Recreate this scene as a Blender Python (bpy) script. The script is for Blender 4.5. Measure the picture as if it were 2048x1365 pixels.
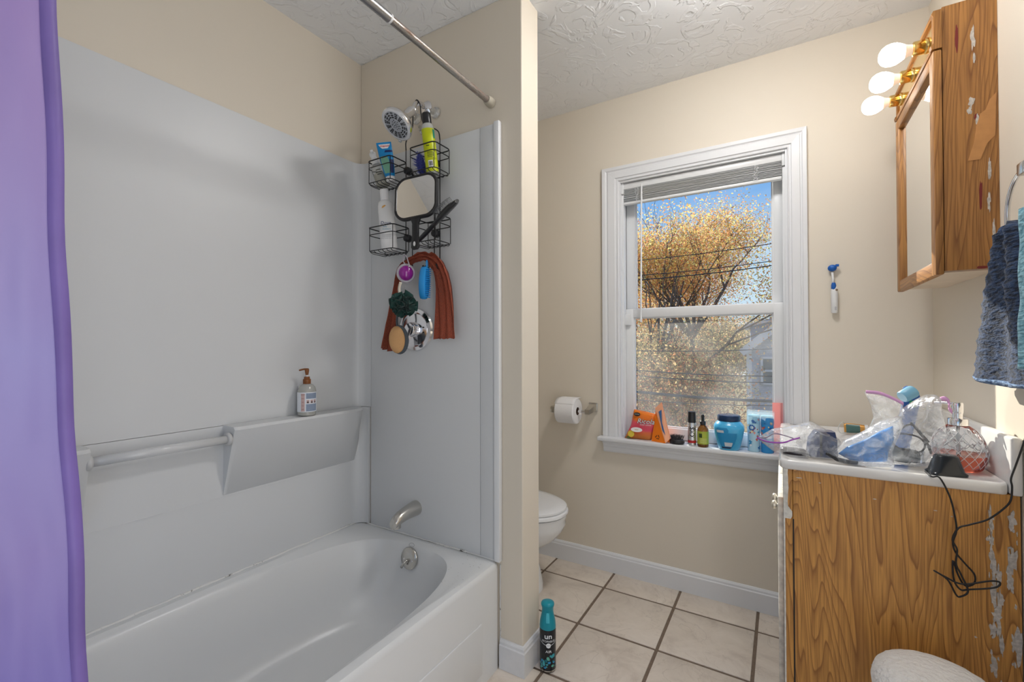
import bpy, bmesh, math, random
from mathutils import Vector, Matrix, Euler, noise as mnoise
PI = math.pi
random.seed(7)
scene = bpy.context.scene
for o in list(bpy.data.objects):
    bpy.data.objects.remove(o, do_unlink=True)
C = scene.collection

# ---------------------------------------------------------------- camera
FPX = 893.17; YAW = math.radians(31.067); PIT = math.radians(.645); ROL = math.radians(-.114)
EYE = Vector((0, 0, 1.15))
_F = Vector((-math.sin(YAW)*math.cos(PIT), math.cos(YAW)*math.cos(PIT), math.sin(PIT)))
_R = Vector((math.cos(YAW), math.sin(YAW), 0)); _U = _R.cross(_F)
_R, _U = _R*math.cos(ROL)+_U*math.sin(ROL), _U*math.cos(ROL)-_R*math.sin(ROL)
cam_data = bpy.data.cameras.new('camera')
cam_data.sensor_width = 36; cam_data.lens = FPX/2048*36
cam_data.clip_start = .02; cam_data.clip_end = 400
cam = bpy.data.objects.new('camera', cam_data); C.objects.link(cam)
M = Matrix((_R, _U, -_F)).transposed().to_4x4(); M.translation = EYE
cam.matrix_world = M
scene.camera = cam
# ---------------------------------------------------------------- sky, sun, exposure
scene.view_settings.view_transform = 'Standard'
scene.view_settings.look = 'None'
scene.view_settings.exposure = 0.0
scene.view_settings.gamma = 1.0
scene.view_settings.use_curve_mapping = False
world = bpy.data.worlds.new('sky'); scene.world = world
world.use_nodes = True
wn = world.node_tree; wn.nodes.clear()
w_out = wn.nodes.new('ShaderNodeOutputWorld'); w_bg = wn.nodes.new('ShaderNodeBackground')
w_tc = wn.nodes.new('ShaderNodeTexCoord'); w_sep = wn.nodes.new('ShaderNodeSeparateXYZ')
w_ramp = wn.nodes.new('ShaderNodeValToRGB'); w_mr = wn.nodes.new('ShaderNodeMapRange')
wn.links.new(w_tc.outputs['Generated'], w_sep.inputs[0]); wn.links.new(w_sep.outputs[2], w_mr.inputs[0])
w_mr.inputs[1].default_value = -.05; w_mr.inputs[2].default_value = .55
e = w_ramp.color_ramp.elements
e[0].position = 0; e[0].color = (.74, .84, .92, 1)
e[1].position = 1; e[1].color = (.09, .28, .80, 1)
k = w_ramp.color_ramp.elements.new(.30); k.color = (.60, .80, .95, 1)
k = w_ramp.color_ramp.elements.new(.62); k.color = (.19, .44, .87, 1)
wn.links.new(w_mr.outputs[0], w_ramp.inputs[0])
w_cl = wn.nodes.new('ShaderNodeTexNoise'); w_cl.inputs['Scale'].default_value = 2.2; w_cl.inputs['Detail'].default_value = 6
w_map = wn.nodes.new('ShaderNodeMapping'); w_map.inputs['Scale'].default_value = (1, 1, 3.5)
wn.links.new(w_tc.outputs['Generated'], w_map.inputs[0]); wn.links.new(w_map.outputs[0], w_cl.inputs['Vector'])
w_cr = wn.nodes.new('ShaderNodeMapRange'); w_cr.inputs[1].default_value = .52; w_cr.inputs[2].default_value = .75; w_cr.inputs[4].default_value = .45
wn.links.new(w_cl.outputs[0], w_cr.inputs[0])
w_mix = wn.nodes.new('ShaderNodeMixRGB'); w_mix.inputs[2].default_value = (.86, .9, .95, 1)
wn.links.new(w_cr.outputs[0], w_mix.inputs[0]); wn.links.new(w_ramp.outputs[0], w_mix.inputs[1])
wn.links.new(w_mix.outputs[0], w_bg.inputs[0]); w_bg.inputs[1].default_value = 1.0
wn.links.new(w_bg.outputs[0], w_out.inputs[0])

SUN_DIR = Vector((.64*math.cos(math.radians(30)), -.77*math.cos(math.radians(30)), -math.sin(math.radians(30))))
sl = bpy.data.lights.new('sun', 'SUN'); sl.energy = 6.5; sl.angle = math.radians(.6); sl.color = (1, .93, .82)
so = bpy.data.objects.new('sun', sl); C.objects.link(so)
so.rotation_euler = SUN_DIR.to_track_quat('-Z', 'Y').to_euler(); so.location = (-6, 8, 8)
# added fill lights at unseen openings; the ceiling lamp is built further down
XR_FILL = .50
def area(name, loc, tgt, sx, sy, w, col):
    l = bpy.data.lights.new(name, 'AREA'); l.shape = 'RECTANGLE'; l.size = sx; l.size_y = sy; l.energy = w; l.color = col
    o = bpy.data.objects.new(name, l); C.objects.link(o); o.location = loc
    o.rotation_euler = (Vector(tgt)-Vector(loc)).to_track_quat('-Z', 'Y').to_euler()
    return o
def point(name, loc, w, col, r):
    l = bpy.data.lights.new(name, 'POINT'); l.energy = w; l.color = col; l.shadow_soft_size = r
    o = bpy.data.objects.new(name, l); C.objects.link(o); o.location = loc; return o
area('rear_fill', (-.35, -1.32, 1.25), (-.35, 0, 1.2), .9, 2.0, .8, (.93, .96, 1))  # weak fill added behind the camera, no seen source
area('side_fill', (XR_FILL, .08, 1.02), (-1, .08, 1.02), .76, 1.98, 11.0, (.95, .97, 1))  # fill added to brighten the room from the right, no seen source

# ---------------------------------------------------------------- helpers
def lin(r, g, b):
    f = lambda c: (c/255/12.92) if c/255 <= .04045 else ((c/255+.055)/1.055)**2.4
    return (f(r), f(g), f(b))
MATS = {}
def mat(name, col=(.8, .8, .8), rough=.5, metal=0, trans=0, ior=1.45, alpha=1, emit=None, estr=0, coat=0, spec=.5, sheen=0, sss=0, bump=None, vary=None):
    """bump=(scale, strength, distance); vary=(scale, amount) mottles the colour."""
    if name in MATS: return MATS[name]
    m = bpy.data.materials.new(name); m.use_nodes = True; nt = m.node_tree
    b = nt.nodes['Principled BSDF']
    b.inputs['Base Color'].default_value = (*col, 1); b.inputs['Roughness'].default_value = rough
    b.inputs['Metallic'].default_value = metal; b.inputs['IOR'].default_value = ior
    b.inputs['Transmission Weight'].default_value = trans; b.inputs['Alpha'].default_value = alpha
    b.inputs['Coat Weight'].default_value = coat; b.inputs['Specular IOR Level'].default_value = spec
    b.inputs['Sheen Weight'].default_value = sheen
    if sss: b.inputs['Subsurface Weight'].default_value = sss; b.inputs['Subsurface Radius'].default_value = (.02, .02, .02); b.inputs['Subsurface Scale'].default_value = .3
    if emit: b.inputs['Emission Color'].default_value = (*emit, 1); b.inputs['Emission Strength'].default_value = estr
    tc = None
    if bump or vary:
        tc = nt.nodes.new('ShaderNodeTexCoord')
    if bump:
        n = nt.nodes.new('ShaderNodeTexNoise'); n.inputs['Scale'].default_value = bump[0]; n.inputs['Detail'].default_value = 4
        bp = nt.nodes.new('ShaderNodeBump'); bp.inputs['Strength'].default_value = bump[1]; bp.inputs['Distance'].default_value = bump[2]
        nt.links.new(tc.outputs['Object'], n.inputs['Vector']); nt.links.new(n.outputs[0], bp.inputs['Height']); nt.links.new(bp.outputs[0], b.inputs['Normal'])
    if vary:
        n = nt.nodes.new('ShaderNodeTexNoise'); n.inputs['Scale'].default_value = vary[0]; n.inputs['Detail'].default_value = 5
        r = nt.nodes.new('ShaderNodeValToRGB')
        r.color_ramp.elements[0].position = .3; r.color_ramp.elements[1].position = .7
        a = vary[1]; r.color_ramp.elements[0].color = (*[c*(1-a) for c in col], 1); r.color_ramp.elements[1].color = (*[min(1, c*(1+a)) for c in col], 1)
        nt.links.new(tc.outputs['Object'], n.inputs['Vector']); nt.links.new(n.outputs[0], r.inputs[0]); nt.links.new(r.outputs[0], b.inputs['Base Color'])
    MATS[name] = m
    return m

def newbm(): return bmesh.new()
def box(bm, x0, x1, y0, y1, z0, z1, bev=0, seg=2):
    x0, x1 = min(x0, x1), max(x0, x1); y0, y1 = min(y0, y1), max(y0, y1); z0, z1 = min(z0, z1), max(z0, z1)
    vs = [bm.verts.new((x, y, z)) for x in (x0, x1) for y in (y0, y1) for z in (z0, z1)]
    fs = [bm.faces.new([vs[i] for i in q]) for q in ((0, 1, 3, 2), (4, 6, 7, 5), (0, 4, 5, 1), (2, 3, 7, 6), (0, 2, 6, 4), (1, 5, 7, 3))]
    if bev:
        es = list({e for f in fs for e in f.edges})
        bmesh.ops.bevel(bm, geom=es, offset=bev, segments=seg, profile=.5, affect='EDGES')
    return bm
def lathe(bm, prof, n=24, c=(0, 0, 0), axis='Z', sx=1, sy=1, cap=True):
    """prof: [(r, h)]"""
    rings = []
    for r, h in prof:
        ring = []
        for i in range(n):
            a = 2*PI*i/n; p = (r*math.cos(a)*sx, r*math.sin(a)*sy, h)
            if axis == 'X': p = (p[2], p[0], p[1])
            if axis == 'Y': p = (p[0], p[2], p[1])
            ring.append(bm.verts.new((c[0]+p[0], c[1]+p[1], c[2]+p[2])))
        rings.append(ring)
    for a, b in zip(rings, rings[1:]):
        for i in range(n):
            j = (i+1) % n
            q = (a[i], a[j], b[j], b[i])
            bm.faces.new(q if axis != 'Y' else q[::-1])
    if cap:
        bm.faces.new(rings[0][::-1] if axis != 'Y' else rings[0]); bm.faces.new(rings[-1] if axis != 'Y' else rings[-1][::-1])
    return bm
def smooth_path(pts, k=6, closed=False):
    """Catmull-Rom resample"""
    P = [Vector(p) for p in pts]; n = len(P); out = []
    rng = range(n if closed else n-1)
    for i in rng:
        p0 = P[(i-1) % n] if closed or i > 0 else P[0]*2-P[1]
        p1, p2 = P[i], P[(i+1) % n]
        p3 = P[(i+2) % n] if closed or i+2 < n else P[-1]*2-P[-2]
        for j in range(k):
            t = j/k
            out.append(.5*((2*p1)+(p2-p0)*t+(2*p0-5*p1+4*p2-p3)*t*t+(3*p1-p0-3*p2+p3)*t**3))
    if not closed: out.append(P[-1])
    return out
def tube(bm, pts, r, n=8, closed=False, caps=True):
    """r: radius or list of radii"""
    P = [Vector(p) for p in pts]; m = len(P); rings = []; prev = None
    for i in range(m):
        if closed: t = P[(i+1) % m]-P[i-1]
        else: t = P[min(i+1, m-1)]-P[max(i-1, 0)]
        if t.length < 1e-9: t = Vector((0, 0, 1))
        t.normalize()
        if prev is None:
            ref = Vector((0, 0, 1)) if abs(t.z) < .9 else Vector((1, 0, 0)); nrm = t.cross(ref).normalized()
        else:
            nrm = prev-t*prev.dot(t)
            if nrm.length < 1e-6: nrm = t.orthogonal()
            nrm.normalize()
        prev = nrm; bn = t.cross(nrm); rr = r[i] if isinstance(r, (list, tuple)) else r
        rings.append([bm.verts.new(P[i]+(nrm*math.cos(2*PI*k/n)+bn*math.sin(2*PI*k/n))*rr) for k in range(n)])
    pairs = list(zip(rings, rings[1:]))
    if closed: pairs.append((rings[-1], rings[0]))
    for a, b in pairs:
        for k in range(n):
            j = (k+1) % n; bm.faces.new((a[k], a[j], b[j], b[k]))
    if caps and not closed:
        bm.faces.new(rings[0][::-1]); bm.faces.new(rings[-1])
    return bm
def loft(bm, rings, closed_ring=True, cap=True):
    R = [[bm.verts.new(p) for p in ring] for ring in rings]
    n = len(R[0])
    for a, b in zip(R, R[1:]):
        for i in range(n if closed_ring else n-1):
            j = (i+1) % n; bm.faces.new((a[i], a[j], b[j], b[i]))
    if cap and closed_ring:
        bm.faces.new(R[0][::-1]); bm.faces.new(R[-1])
    return bm
def prism(bm, pts2, t0, t1, plane='XZ'):
    """extrude a 2-D outline; plane XZ extrudes along Y, XY along Z, YZ along X"""
    def mk(p, t):
        return {'XZ': (p[0], t, p[1]), 'XY': (p[0], p[1], t), 'YZ': (t, p[0], p[1])}[plane]
    a = [bm.verts.new(mk(p, t0)) for p in pts2]; b = [bm.verts.new(mk(p, t1)) for p in pts2]
    n = len(a)
    bm.faces.new(a); bm.faces.new(b[::-1])
    for i in range(n):
        j = (i+1) % n; bm.faces.new((a[j], a[i], b[i], b[j]))
    return bm
def rrect(w, h, r, n=6, cx=0, cy=0):
    out = []
    for sx, sy, a0 in ((1, 1, 0), (-1, 1, 90), (-1, -1, 180), (1, -1, 270)):
        for i in range(n+1):
            a = math.radians(a0+90*i/n)
            out.append((cx+sx*(w/2-r)+r*math.cos(a), cy+sy*(h/2-r)+r*math.sin(a)))
    return out
def sphere(bm, c, r, u=16, v=10, s=(1, 1, 1)):
    m = Matrix.Translation(c) @ Matrix.Diagonal((r*s[0], r*s[1], r*s[2], 1))
    bmesh.ops.create_uvsphere(bm, u_segments=u, v_segments=v, radius=1, matrix=m); return bm
def xform(bm, m, verts=None):
    bmesh.ops.transform(bm, matrix=m, verts=list(verts) if verts else list(bm.verts)); return bm
def subd(ob, lv=2):
    md = ob.modifiers.new('subd', 'SUBSURF'); md.levels = lv; md.render_levels = lv; return ob
def obj(name, bm, m, parent=None, smooth=False, fix=True, label=None):
    if fix: bmesh.ops.recalc_face_normals(bm, faces=bm.faces)
    me = bpy.data.meshes.new(name); bm.to_mesh(me); bm.free()
    if smooth is True:
        for p in me.polygons: p.use_smooth = True
    elif smooth:
        for p in me.polygons: p.use_smooth = True
        me.set_sharp_from_angle(angle=math.radians(smooth))
    for mm in (m if isinstance(m, list) else [m]): me.materials.append(mm)
    o = bpy.data.objects.new(name, me); C.objects.link(o)
    if parent: o.parent = parent
    if label: o['label'] = label
    return o
def tag(o, label, cat, group=None, kind=None):
    o['label'] = label; o['category'] = cat
    if group: o['group'] = group
    if kind: o['kind'] = kind
    return o
def struct(o): o['kind'] = 'structure'; return o
def thing(name, label, cat, loc=(0, 0, 0), rot=(0, 0, 0), group=None):
    o = bpy.data.objects.new(name, None); C.objects.link(o); o.empty_display_size = .05
    o.location = loc; o.rotation_euler = rot
    return tag(o, label, cat, group)
def inst(ob, parent=None, loc=None, rot=None, scale=None):
    c = ob.copy(); C.objects.link(c)
    c.parent = parent if parent else ob.parent
    if loc is not None: c.location = loc
    if rot is not None: c.rotation_euler = rot
    if scale is not None: c.scale = scale
    return c
def text_bm(s, size, ext=.0004, shear=0, bold=0, sx=1, align='CENTER'):
    cu = bpy.data.curves.new('t', 'FONT'); cu.body = s; cu.size = size; cu.align_x = align; cu.align_y = 'CENTER'
    cu.extrude = 0; cu.shear = shear; cu.offset = bold; cu.resolution_u = 2
    o = bpy.data.objects.new('t', cu); C.objects.link(o)
    dg = bpy.context.evaluated_depsgraph_get(); me = bpy.data.meshes.new_from_object(o.evaluated_get(dg))
    bpy.data.objects.remove(o, do_unlink=True); bpy.data.curves.remove(cu)
    bm = bmesh.new(); bm.from_mesh(me); bpy.data.meshes.remove(me)
    if sx != 1: xform(bm, Matrix.Diagonal((sx, 1, 1, 1)))
    return bm
def decal(name, s, size, parent, m, M4=None, wrap=None, **kw):
    """flat printed lettering; M4 places the local XY text plane; wrap=(radius, angle, z) bends it round a vertical cylinder"""
    bm = text_bm(s, size, **kw)
    if wrap:
        r, a0, z = wrap[:3]
        for v in bm.verts:
            a = a0+v.co.x/r; zz = z+v.co.y; v.co = (r*math.cos(a), r*math.sin(a), zz)
    else:
        xform(bm, M4)
    return obj(name, bm, m, parent, fix=False)
def patch_cyl(bm, r, a0, a1, z0, z1, n=12, rz=None):
    """label patch on a vertical cylinder (outward faces)"""
    vs = []
    for i in range(n+1):
        a = a0+(a1-a0)*i/n
        vs.append((bm.verts.new((r*math.cos(a), r*math.sin(a), z0)), bm.verts.new((r*math.cos(a), r*math.sin(a), z1))))
    for p, q in zip(vs, vs[1:]): bm.faces.new((p[0], q[0], q[1], p[1]))
    return bm
def basis(o, ex, ey):
    """matrix with local X=ex, Y=ey, Z=ex x ey at origin o"""
    ex = Vector(ex).normalized(); ey = Vector(ey); ey = (ey-ex*ey.dot(ex)).normalized(); ez = ex.cross(ey)
    m = Matrix((ex, ey, ez)).transposed().to_4x4(); m.translation = Vector(o); return m
def at(u, v, ax, val):
    d = _F+_R*((u-1024)/FPX)+_U*((682.5-v)/FPX); i = 'XYZ'.index(ax)
    return EYE+d*((val-EYE[i])/d[i])

# ---------------------------------------------------------------- shared materials
def mix_colors(nt, fac, a, b):
    n = nt.nodes.new('ShaderNodeMixRGB')
    nt.links.new(fac, n.inputs[0])
    for i, c in ((1, a), (2, b)):
        if isinstance(c, tuple): n.inputs[i].default_value = (*c, 1)
        else: nt.links.new(c, n.inputs[i])
    return n.outputs[0]
def make_oak(name, axis='Z', light=(.64, .315, .075), dark=(.31, .125, .028), scale=1.0):
    m = bpy.data.materials.new(name); m.use_nodes = True; nt = m.node_tree; b = nt.nodes['Principled BSDF']
    tc = nt.nodes.new('ShaderNodeTexCoord'); mp = nt.nodes.new('ShaderNodeMapping')
    s = {'Z': (1, 1, .12), 'Y': (1, .12, 1), 'X': (.12, 1, 1)}[axis]
    mp.inputs['Scale'].default_value = tuple(k*scale for k in s)
    nt.links.new(tc.outputs['Object'], mp.inputs[0])
    n1 = nt.nodes.new('ShaderNodeTexNoise'); n1.inputs['Scale'].default_value = 4.6; n1.inputs['Detail'].default_value = 3.2; n1.inputs['Roughness'].default_value = .45; n1.inputs['Distortion'].default_value = .35
    nt.links.new(mp.outputs[0], n1.inputs['Vector'])
    mul = nt.nodes.new('ShaderNodeMath'); mul.operation = 'MULTIPLY'; mul.inputs[1].default_value = 46
    nt.links.new(n1.outputs[0], mul.inputs[0])
    fr = nt.nodes.new('ShaderNodeMath'); fr.operation = 'FRACT'; nt.links.new(mul.outputs[0], fr.inputs[0])
    rp = nt.nodes.new('ShaderNodeValToRGB'); el = rp.color_ramp.elements
    el[0].position = 0; el[0].color = (*dark, 1); el[1].position = .45; el[1].color = (*light, 1)
    k = el.new(.14); k.color = (*[d*.40+l*.60 for d, l in zip(dark, light)], 1); k = el.new(.93); k.color = (*[l*1.06 for l in light], 1); k = el.new(1); k.color = (*dark, 1)
    nt.links.new(fr.outputs[0], rp.inputs[0])
    mp2 = nt.nodes.new('ShaderNodeMapping'); s2 = {'Z': (170, 170, 5), 'Y': (170, 5, 170), 'X': (5, 170, 170)}[axis]; mp2.inputs['Scale'].default_value = s2
    nt.links.new(tc.outputs['Object'], mp2.inputs[0])
    n2 = nt.nodes.new('ShaderNodeTexNoise'); n2.inputs['Scale'].default_value = 1.3; n2.inputs['Detail'].default_value = 3
    nt.links.new(mp2.outputs[0], n2.inputs['Vector'])
    r2 = nt.nodes.new('ShaderNodeMapRange'); r2.inputs[1].default_value = .42; r2.inputs[2].default_value = .7; r2.inputs[3].default_value = 0; r2.inputs[4].default_value = .72
    nt.links.new(n2.outputs[0], r2.inputs[0])
    c = mix_colors(nt, r2.outputs[0], rp.outputs[0], tuple(d*.9 for d in dark))
    nt.links.new(c, b.inputs['Base Color']); b.inputs['Roughness'].default_value = .42
    bp = nt.nodes.new('ShaderNodeBump'); bp.inputs['Strength'].default_value = .08; bp.inputs['Distance'].default_value = .001
    nt.links.new(n2.outputs[0], bp.inputs['Height']); nt.links.new(bp.outputs[0], b.inputs['Normal'])
    return m
M_WALL = mat('beige_paint', (.72, .65, .545), .55, bump=(220, .06, .001))
M_TRIM = mat('white_trim_paint', (.74, .745, .76), .35, bump=(40, .05, .001))
M_WHITE = mat('white_plastic', (.78, .78, .78), .35)
M_VINYL = mat('white_vinyl', (.76, .765, .77), .3)
M_CHROME = mat('chrome', (.80, .80, .82), .12, 1)
M_NICKEL = mat('brushed_nickel', (.62, .60, .56), .25, 1)
M_BRASS = mat('polished_brass', (.83, .58, .20), .16, 1)
M_BLACKM = mat('black_wire_coating', (.012, .012, .013), .35)
M_BLACKP = mat('black_plastic', (.015, .015, .017), .3)
M_OAK = make_oak('oak_vertical', 'Z'); M_OAKY = make_oak('oak_along_wall', 'Y'); M_OAKC = make_oak('cabinet_oak_vertical', 'Z', (.43, .198, .052), (.22, .086, .022)); M_OAKCY = make_oak('cabinet_oak_along_wall', 'Y', (.43, .198, .052), (.22, .086, .022))
M_PORC = mat('white_porcelain', (.82, .83, .84), .08, coat=.3)
M_ACRYL = mat('white_acrylic_surround', (.65, .66, .67), .36, bump=(3, .12, .01))
M_TUB = mat('white_tub_enamel', (.69, .70, .705), .28)
M_INK = mat('black_ink', (.01, .01, .012), .5)
M_MIRROR = mat('mirror_silver', (.86, .87, .87), .015, 1)

# ---------------------------------------------------------------- room shell
YW = 2.222; XR = .482; XL = -1.614; YF = 1.363; YP = 1.487; XP = -.779; XA = -.872; HC = 2.418; YB = -1.35; TUBH = .377
# window opening in the far wall
WX0, WX1, WZ0, WZ1 = -.705, .032, .675, 1.99
def wall(name, x0, x1, y0, y1, z0, z1, m=M_WALL): 
    return struct(obj(name, box(newbm(), x0, x1, y0, y1, z0, z1), m))
bm = newbm()
for a in ((XL-.1, WX0, 0, HC), (WX1, XR+.1, 0, HC), (WX0, WX1, 0, WZ0-.02), (WX0, WX1, WZ1, HC)):
    box(bm, a[0], a[1], YW, YW+.13, a[2]-(.1 if a[2] == 0 else 0), a[3])
struct(obj('wall_back', bm, M_WALL))
wall('wall_left', XL-.12, XL, YB-.1, YW, -.1, HC)
bm = newbm(); DY0, DY1, DZT = -.31, .47, 2.03      # made-up doorway beside the camera, cut for the side fill light
box(bm, XR, XR+.12, YB-.1, DY0, -.1, HC); box(bm, XR, XR+.12, DY1, YW, -.1, HC); box(bm, XR, XR+.12, DY0, DY1, DZT, HC)
struct(obj('wall_right', bm, M_WALL))
bm = newbm()
for a in ((DY0-.07, DY0, 0, DZT+.07), (DY1, DY1+.07, 0, DZT+.07), (DY0, DY1, DZT, DZT+.07)): box(bm, XR-.015, XR-.0005, a[0], a[1], a[2], a[3])
struct(obj('trim_1', bm, M_TRIM))  # trim of the made-up doorway, out of view
bm = newbm(); box(bm, XR+.12, 1.7, -1.2, 1.3, -.1, 0); box(bm, XR+.12, 1.7, -1.2, 1.3, HC, HC+.1); box(bm, 1.7, 1.8, -1.2, 1.3, -.1, HC+.1); box(bm, XR+.12, 1.7, -1.3, -1.2, -.1, HC+.1); box(bm, XR+.12, 1.7, 1.3, 1.4, -.1, HC+.1)
struct(obj('wall_added_hall', bm, M_WALL))  # unseen shell added behind the doorway to keep sky light out
bm = newbm(); box(bm, XL, XP, YF, YP, 0, HC, .004, 2)
struct(obj('wall_partition', bm, M_WALL))
# wall behind the camera with a doorway to the hall
bm = newbm(); box(bm, XL, -.85, YB-.1, YB, 0, HC); box(bm, .15, XR, YB-.1, YB, 0, HC); box(bm, -.85, .15, YB-.1, YB, 2.05, HC)
struct(obj('wall_rear', bm, M_WALL))
# ceiling: trowelled plaster
mc = bpy.data.materials.new('trowelled_plaster'); mc.use_nodes = True; nt = mc.node_tree; b = nt.nodes['Principled BSDF']
b.inputs['Base Color'].default_value = (.86, .87, .885, 1); b.inputs['Roughness'].default_value = .6
tc = nt.nodes.new('ShaderNodeTexCoord')
n = nt.nodes.new('ShaderNodeTexNoise'); n.inputs['Scale'].default_value = 9; n.inputs['Detail'].default_value = 3; n.inputs['Distortion'].default_value = 2.2
v = nt.nodes.new('ShaderNodeMapRange'); v.inputs[1].default_value = .5; v.inputs[2].default_value = .56
nt.links.new(tc.outputs['Object'], n.inputs['Vector']); nt.links.new(n.outputs[0], v.inputs[0])
n2 = nt.nodes.new('ShaderNodeTexNoise'); n2.inputs['Scale'].default_value = 30; n2.inputs['Detail'].default_value = 4
nt.links.new(tc.outputs['Object'], n2.inputs['Vector'])
ad = nt.nodes.new('ShaderNodeMath'); ad.operation = 'MULTIPLY'; nt.links.new(v.outputs[0], ad.inputs[0]); nt.links.new(n2.outputs[0], ad.inputs[1])
bp = nt.nodes.new('ShaderNodeBump'); bp.inputs['Strength'].default_value = .8; bp.inputs['Distance'].default_value = .0045
nt.links.new(ad.outputs[0], bp.inputs['Height']); nt.links.new(bp.outputs[0], b.inputs['Normal'])
struct(obj('ceiling', box(newbm(), XL-.12, XR+.12, YB-.1, YW+.13, HC, HC+.1), mc))
# floor: grout bed and 12-inch tiles
M_GROUT = mat('brown_grout', lin(122, 106, 92), .85, bump=(300, .3, .001), vary=(60, .12))
fl = struct(obj('floor', box(newbm(), XL-.12, XR+.12, YB-.1, YW+.13, -.1, -.003), M_GROUT))
mt = bpy.data.materials.new('beige_ceramic_tile'); mt.use_nodes = True; nt = mt.node_tree; b = nt.nodes['Principled BSDF']
oi = nt.nodes.new('ShaderNodeObjectInfo'); tc = nt.nodes.new('ShaderNodeTexCoord')
mp = nt.nodes.new('ShaderNodeVectorMath'); mp.operation = 'MULTIPLY_ADD'
cmb = nt.nodes.new('ShaderNodeCombineXYZ')
for i in range(3): nt.links.new(oi.outputs['Random'], cmb.inputs[i])
mp.inputs[1].default_value = (1, 1, 1)
sc_ = nt.nodes.new('ShaderNodeVectorMath'); sc_.operation = 'SCALE'; sc_.inputs['Scale'].default_value = 40; nt.links.new(cmb.outputs[0], sc_.inputs[0])
nt.links.new(tc.outputs['Object'], mp.inputs[0]); nt.links.new(sc_.outputs[0], mp.inputs[2])
n = nt.nodes.new('ShaderNodeTexNoise'); n.inputs['Scale'].default_value = 7; n.inputs['Detail'].default_value = 9; n.inputs['Roughness'].default_value = .72; n.inputs['Distortion'].default_value = .6
nt.links.new(mp.outputs[0], n.inputs['Vector'])
r = nt.nodes.new('ShaderNodeValToRGB'); el = r.color_ramp.elements
el[0].position = .32; el[0].color = (.58, .50, .425, 1); el[1].position = .68; el[1].color = (.79, .71, .625, 1); k = el.new(.5); k.color = (.72, .64, .555, 1)
nt.links.new(n.outputs[0], r.inputs[0])
n3 = nt.nodes.new('ShaderNodeTexNoise'); n3.inputs['Scale'].default_value = 4.5; n3.inputs['Detail'].default_value = 5; n3.inputs['Distortion'].default_value = 1.2
nt.links.new(mp.outputs[0], n3.inputs['Vector'])
ab = nt.nodes.new('ShaderNodeMath'); ab.operation = 'SUBTRACT'; ab.inputs[1].default_value = .5; nt.links.new(n3.outputs[0], ab.inputs[0])
ab2 = nt.nodes.new('ShaderNodeMath'); ab2.operation = 'ABSOLUTE'; nt.links.new(ab.outputs[0], ab2.inputs[0])
vr = nt.nodes.new('ShaderNodeMapRange'); vr.inputs[1].default_value = 0; vr.inputs[2].default_value = .009; vr.inputs[3].default_value = .5; vr.inputs[4].default_value = 0
nt.links.new(ab2.outputs[0], vr.inputs[0])
mm = nt.nodes.new('ShaderNodeMath'); mm.operation = 'MULTIPLY'; nt.links.new(vr.outputs[0], mm.inputs[0]); nt.links.new(n.outputs[0], mm.inputs[1])
nt.links.new(mix_colors(nt, mm.outputs[0], r.outputs[0], (.33, .27, .22)), b.inputs['Base Color']); b.inputs['Roughness'].default_value = .38
bp = nt.nodes.new('ShaderNodeBump'); bp.inputs['Strength'].default_value = .12; bp.inputs['Distance'].default_value = .002
nt.links.new(n.outputs[0], bp.inputs['Height']); nt.links.new(bp.outputs[0], b.inputs['Normal'])
TS = .3185; GX, GY = -.412, 2.056    # one grout crossing
bm = newbm(); box(bm, -TS/2+.0058, TS/2-.0058, -TS/2+.0058, TS/2-.0058, -.006, 0, .0022, 2)
tile0 = obj('tile', bm, mt, fl, smooth=40)
first = True
xlo, xhi, ylo, yhi = XL, XR, YB, YW
def tile_at(cx, cy):
    global first
    x0, x1 = max(cx-TS/2, xlo), min(cx+TS/2, xhi); y0, y1 = max(cy-TS/2, ylo), min(cy+TS/2, yhi)
    if x1-x0 < .03 or y1-y0 < .03: return
    if cx+TS/2 < XA-.05 and cy < YF: return
    if x1-x0 > TS-.002 and y1-y0 > TS-.002:
        if first: tile0.location = (cx, cy, 0); first = False
        else: inst(tile0, fl, loc=(cx, cy, 0))
    else:
        bm = newbm(); mx, my = (x0+x1)/2, (y0+y1)/2; w, d = (x1-x0)/2-.0055, (y1-y0)/2-.0055
        box(bm, -w, w, -d, d, -.006, 0, .0022, 2); o = obj('tile', bm, mt, fl, smooth=40); o.location = (mx, my, 0)
for i in range(-6, 6):
    for j in range(-12, 3):
        tile_at(GX+TS*(i+.5), GY+TS*(j+.5))
# baseboards: profile swept
def bb_profile(h=.1, t=.014):
    return [(0, 0), (t, 0), (t, h*.8), (t*.75, h*.84), (t*.7, h*.92), (t*.35, h*.985), (0, h)]
bm = newbm(); pr = bb_profile(.098)
prism(bm, [(YW-p[0], p[1]) for p in pr], XP-.7, .0042, 'YZ'); struct(obj('baseboard_back', bm, M_TRIM))
bm = newbm(); pr = bb_profile(.102, .013)
loft(bm, [[(XA+.002, YF-p[0], p[1]) for p in pr], [(XP+p[0], YF-p[0], p[1]) for p in pr], [(XP+p[0], YP+p[0], p[1]) for p in pr], [(XL, YP+p[0], p[1]) for p in pr]])
struct(obj('baseboard_partition', bm, mat('scuffed_trim_paint', (.72, .72, .73), .4, vary=(18, .06))))
bm = newbm(); pr = bb_profile(.1)
prism(bm, [(XR-p[0], p[1]) for p in pr], .54, 1.5, 'XZ'); struct(obj('baseboard_right', bm, M_TRIM))

# ---------------------------------------------------------------- window
win = bpy.data.objects.new('window_1', None); C.objects.link(win); win.location = (0, YW, 0); win['kind'] = 'structure'
win['label'] = 'white double hung window with moulded casing and sill'
def wpart(name, bm, m=M_TRIM, parent=None, smooth=False): return obj(name, bm, m, parent or win, smooth=smooth)
CX0, CX1, CZ1 = -.787, .098, 2.06
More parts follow.
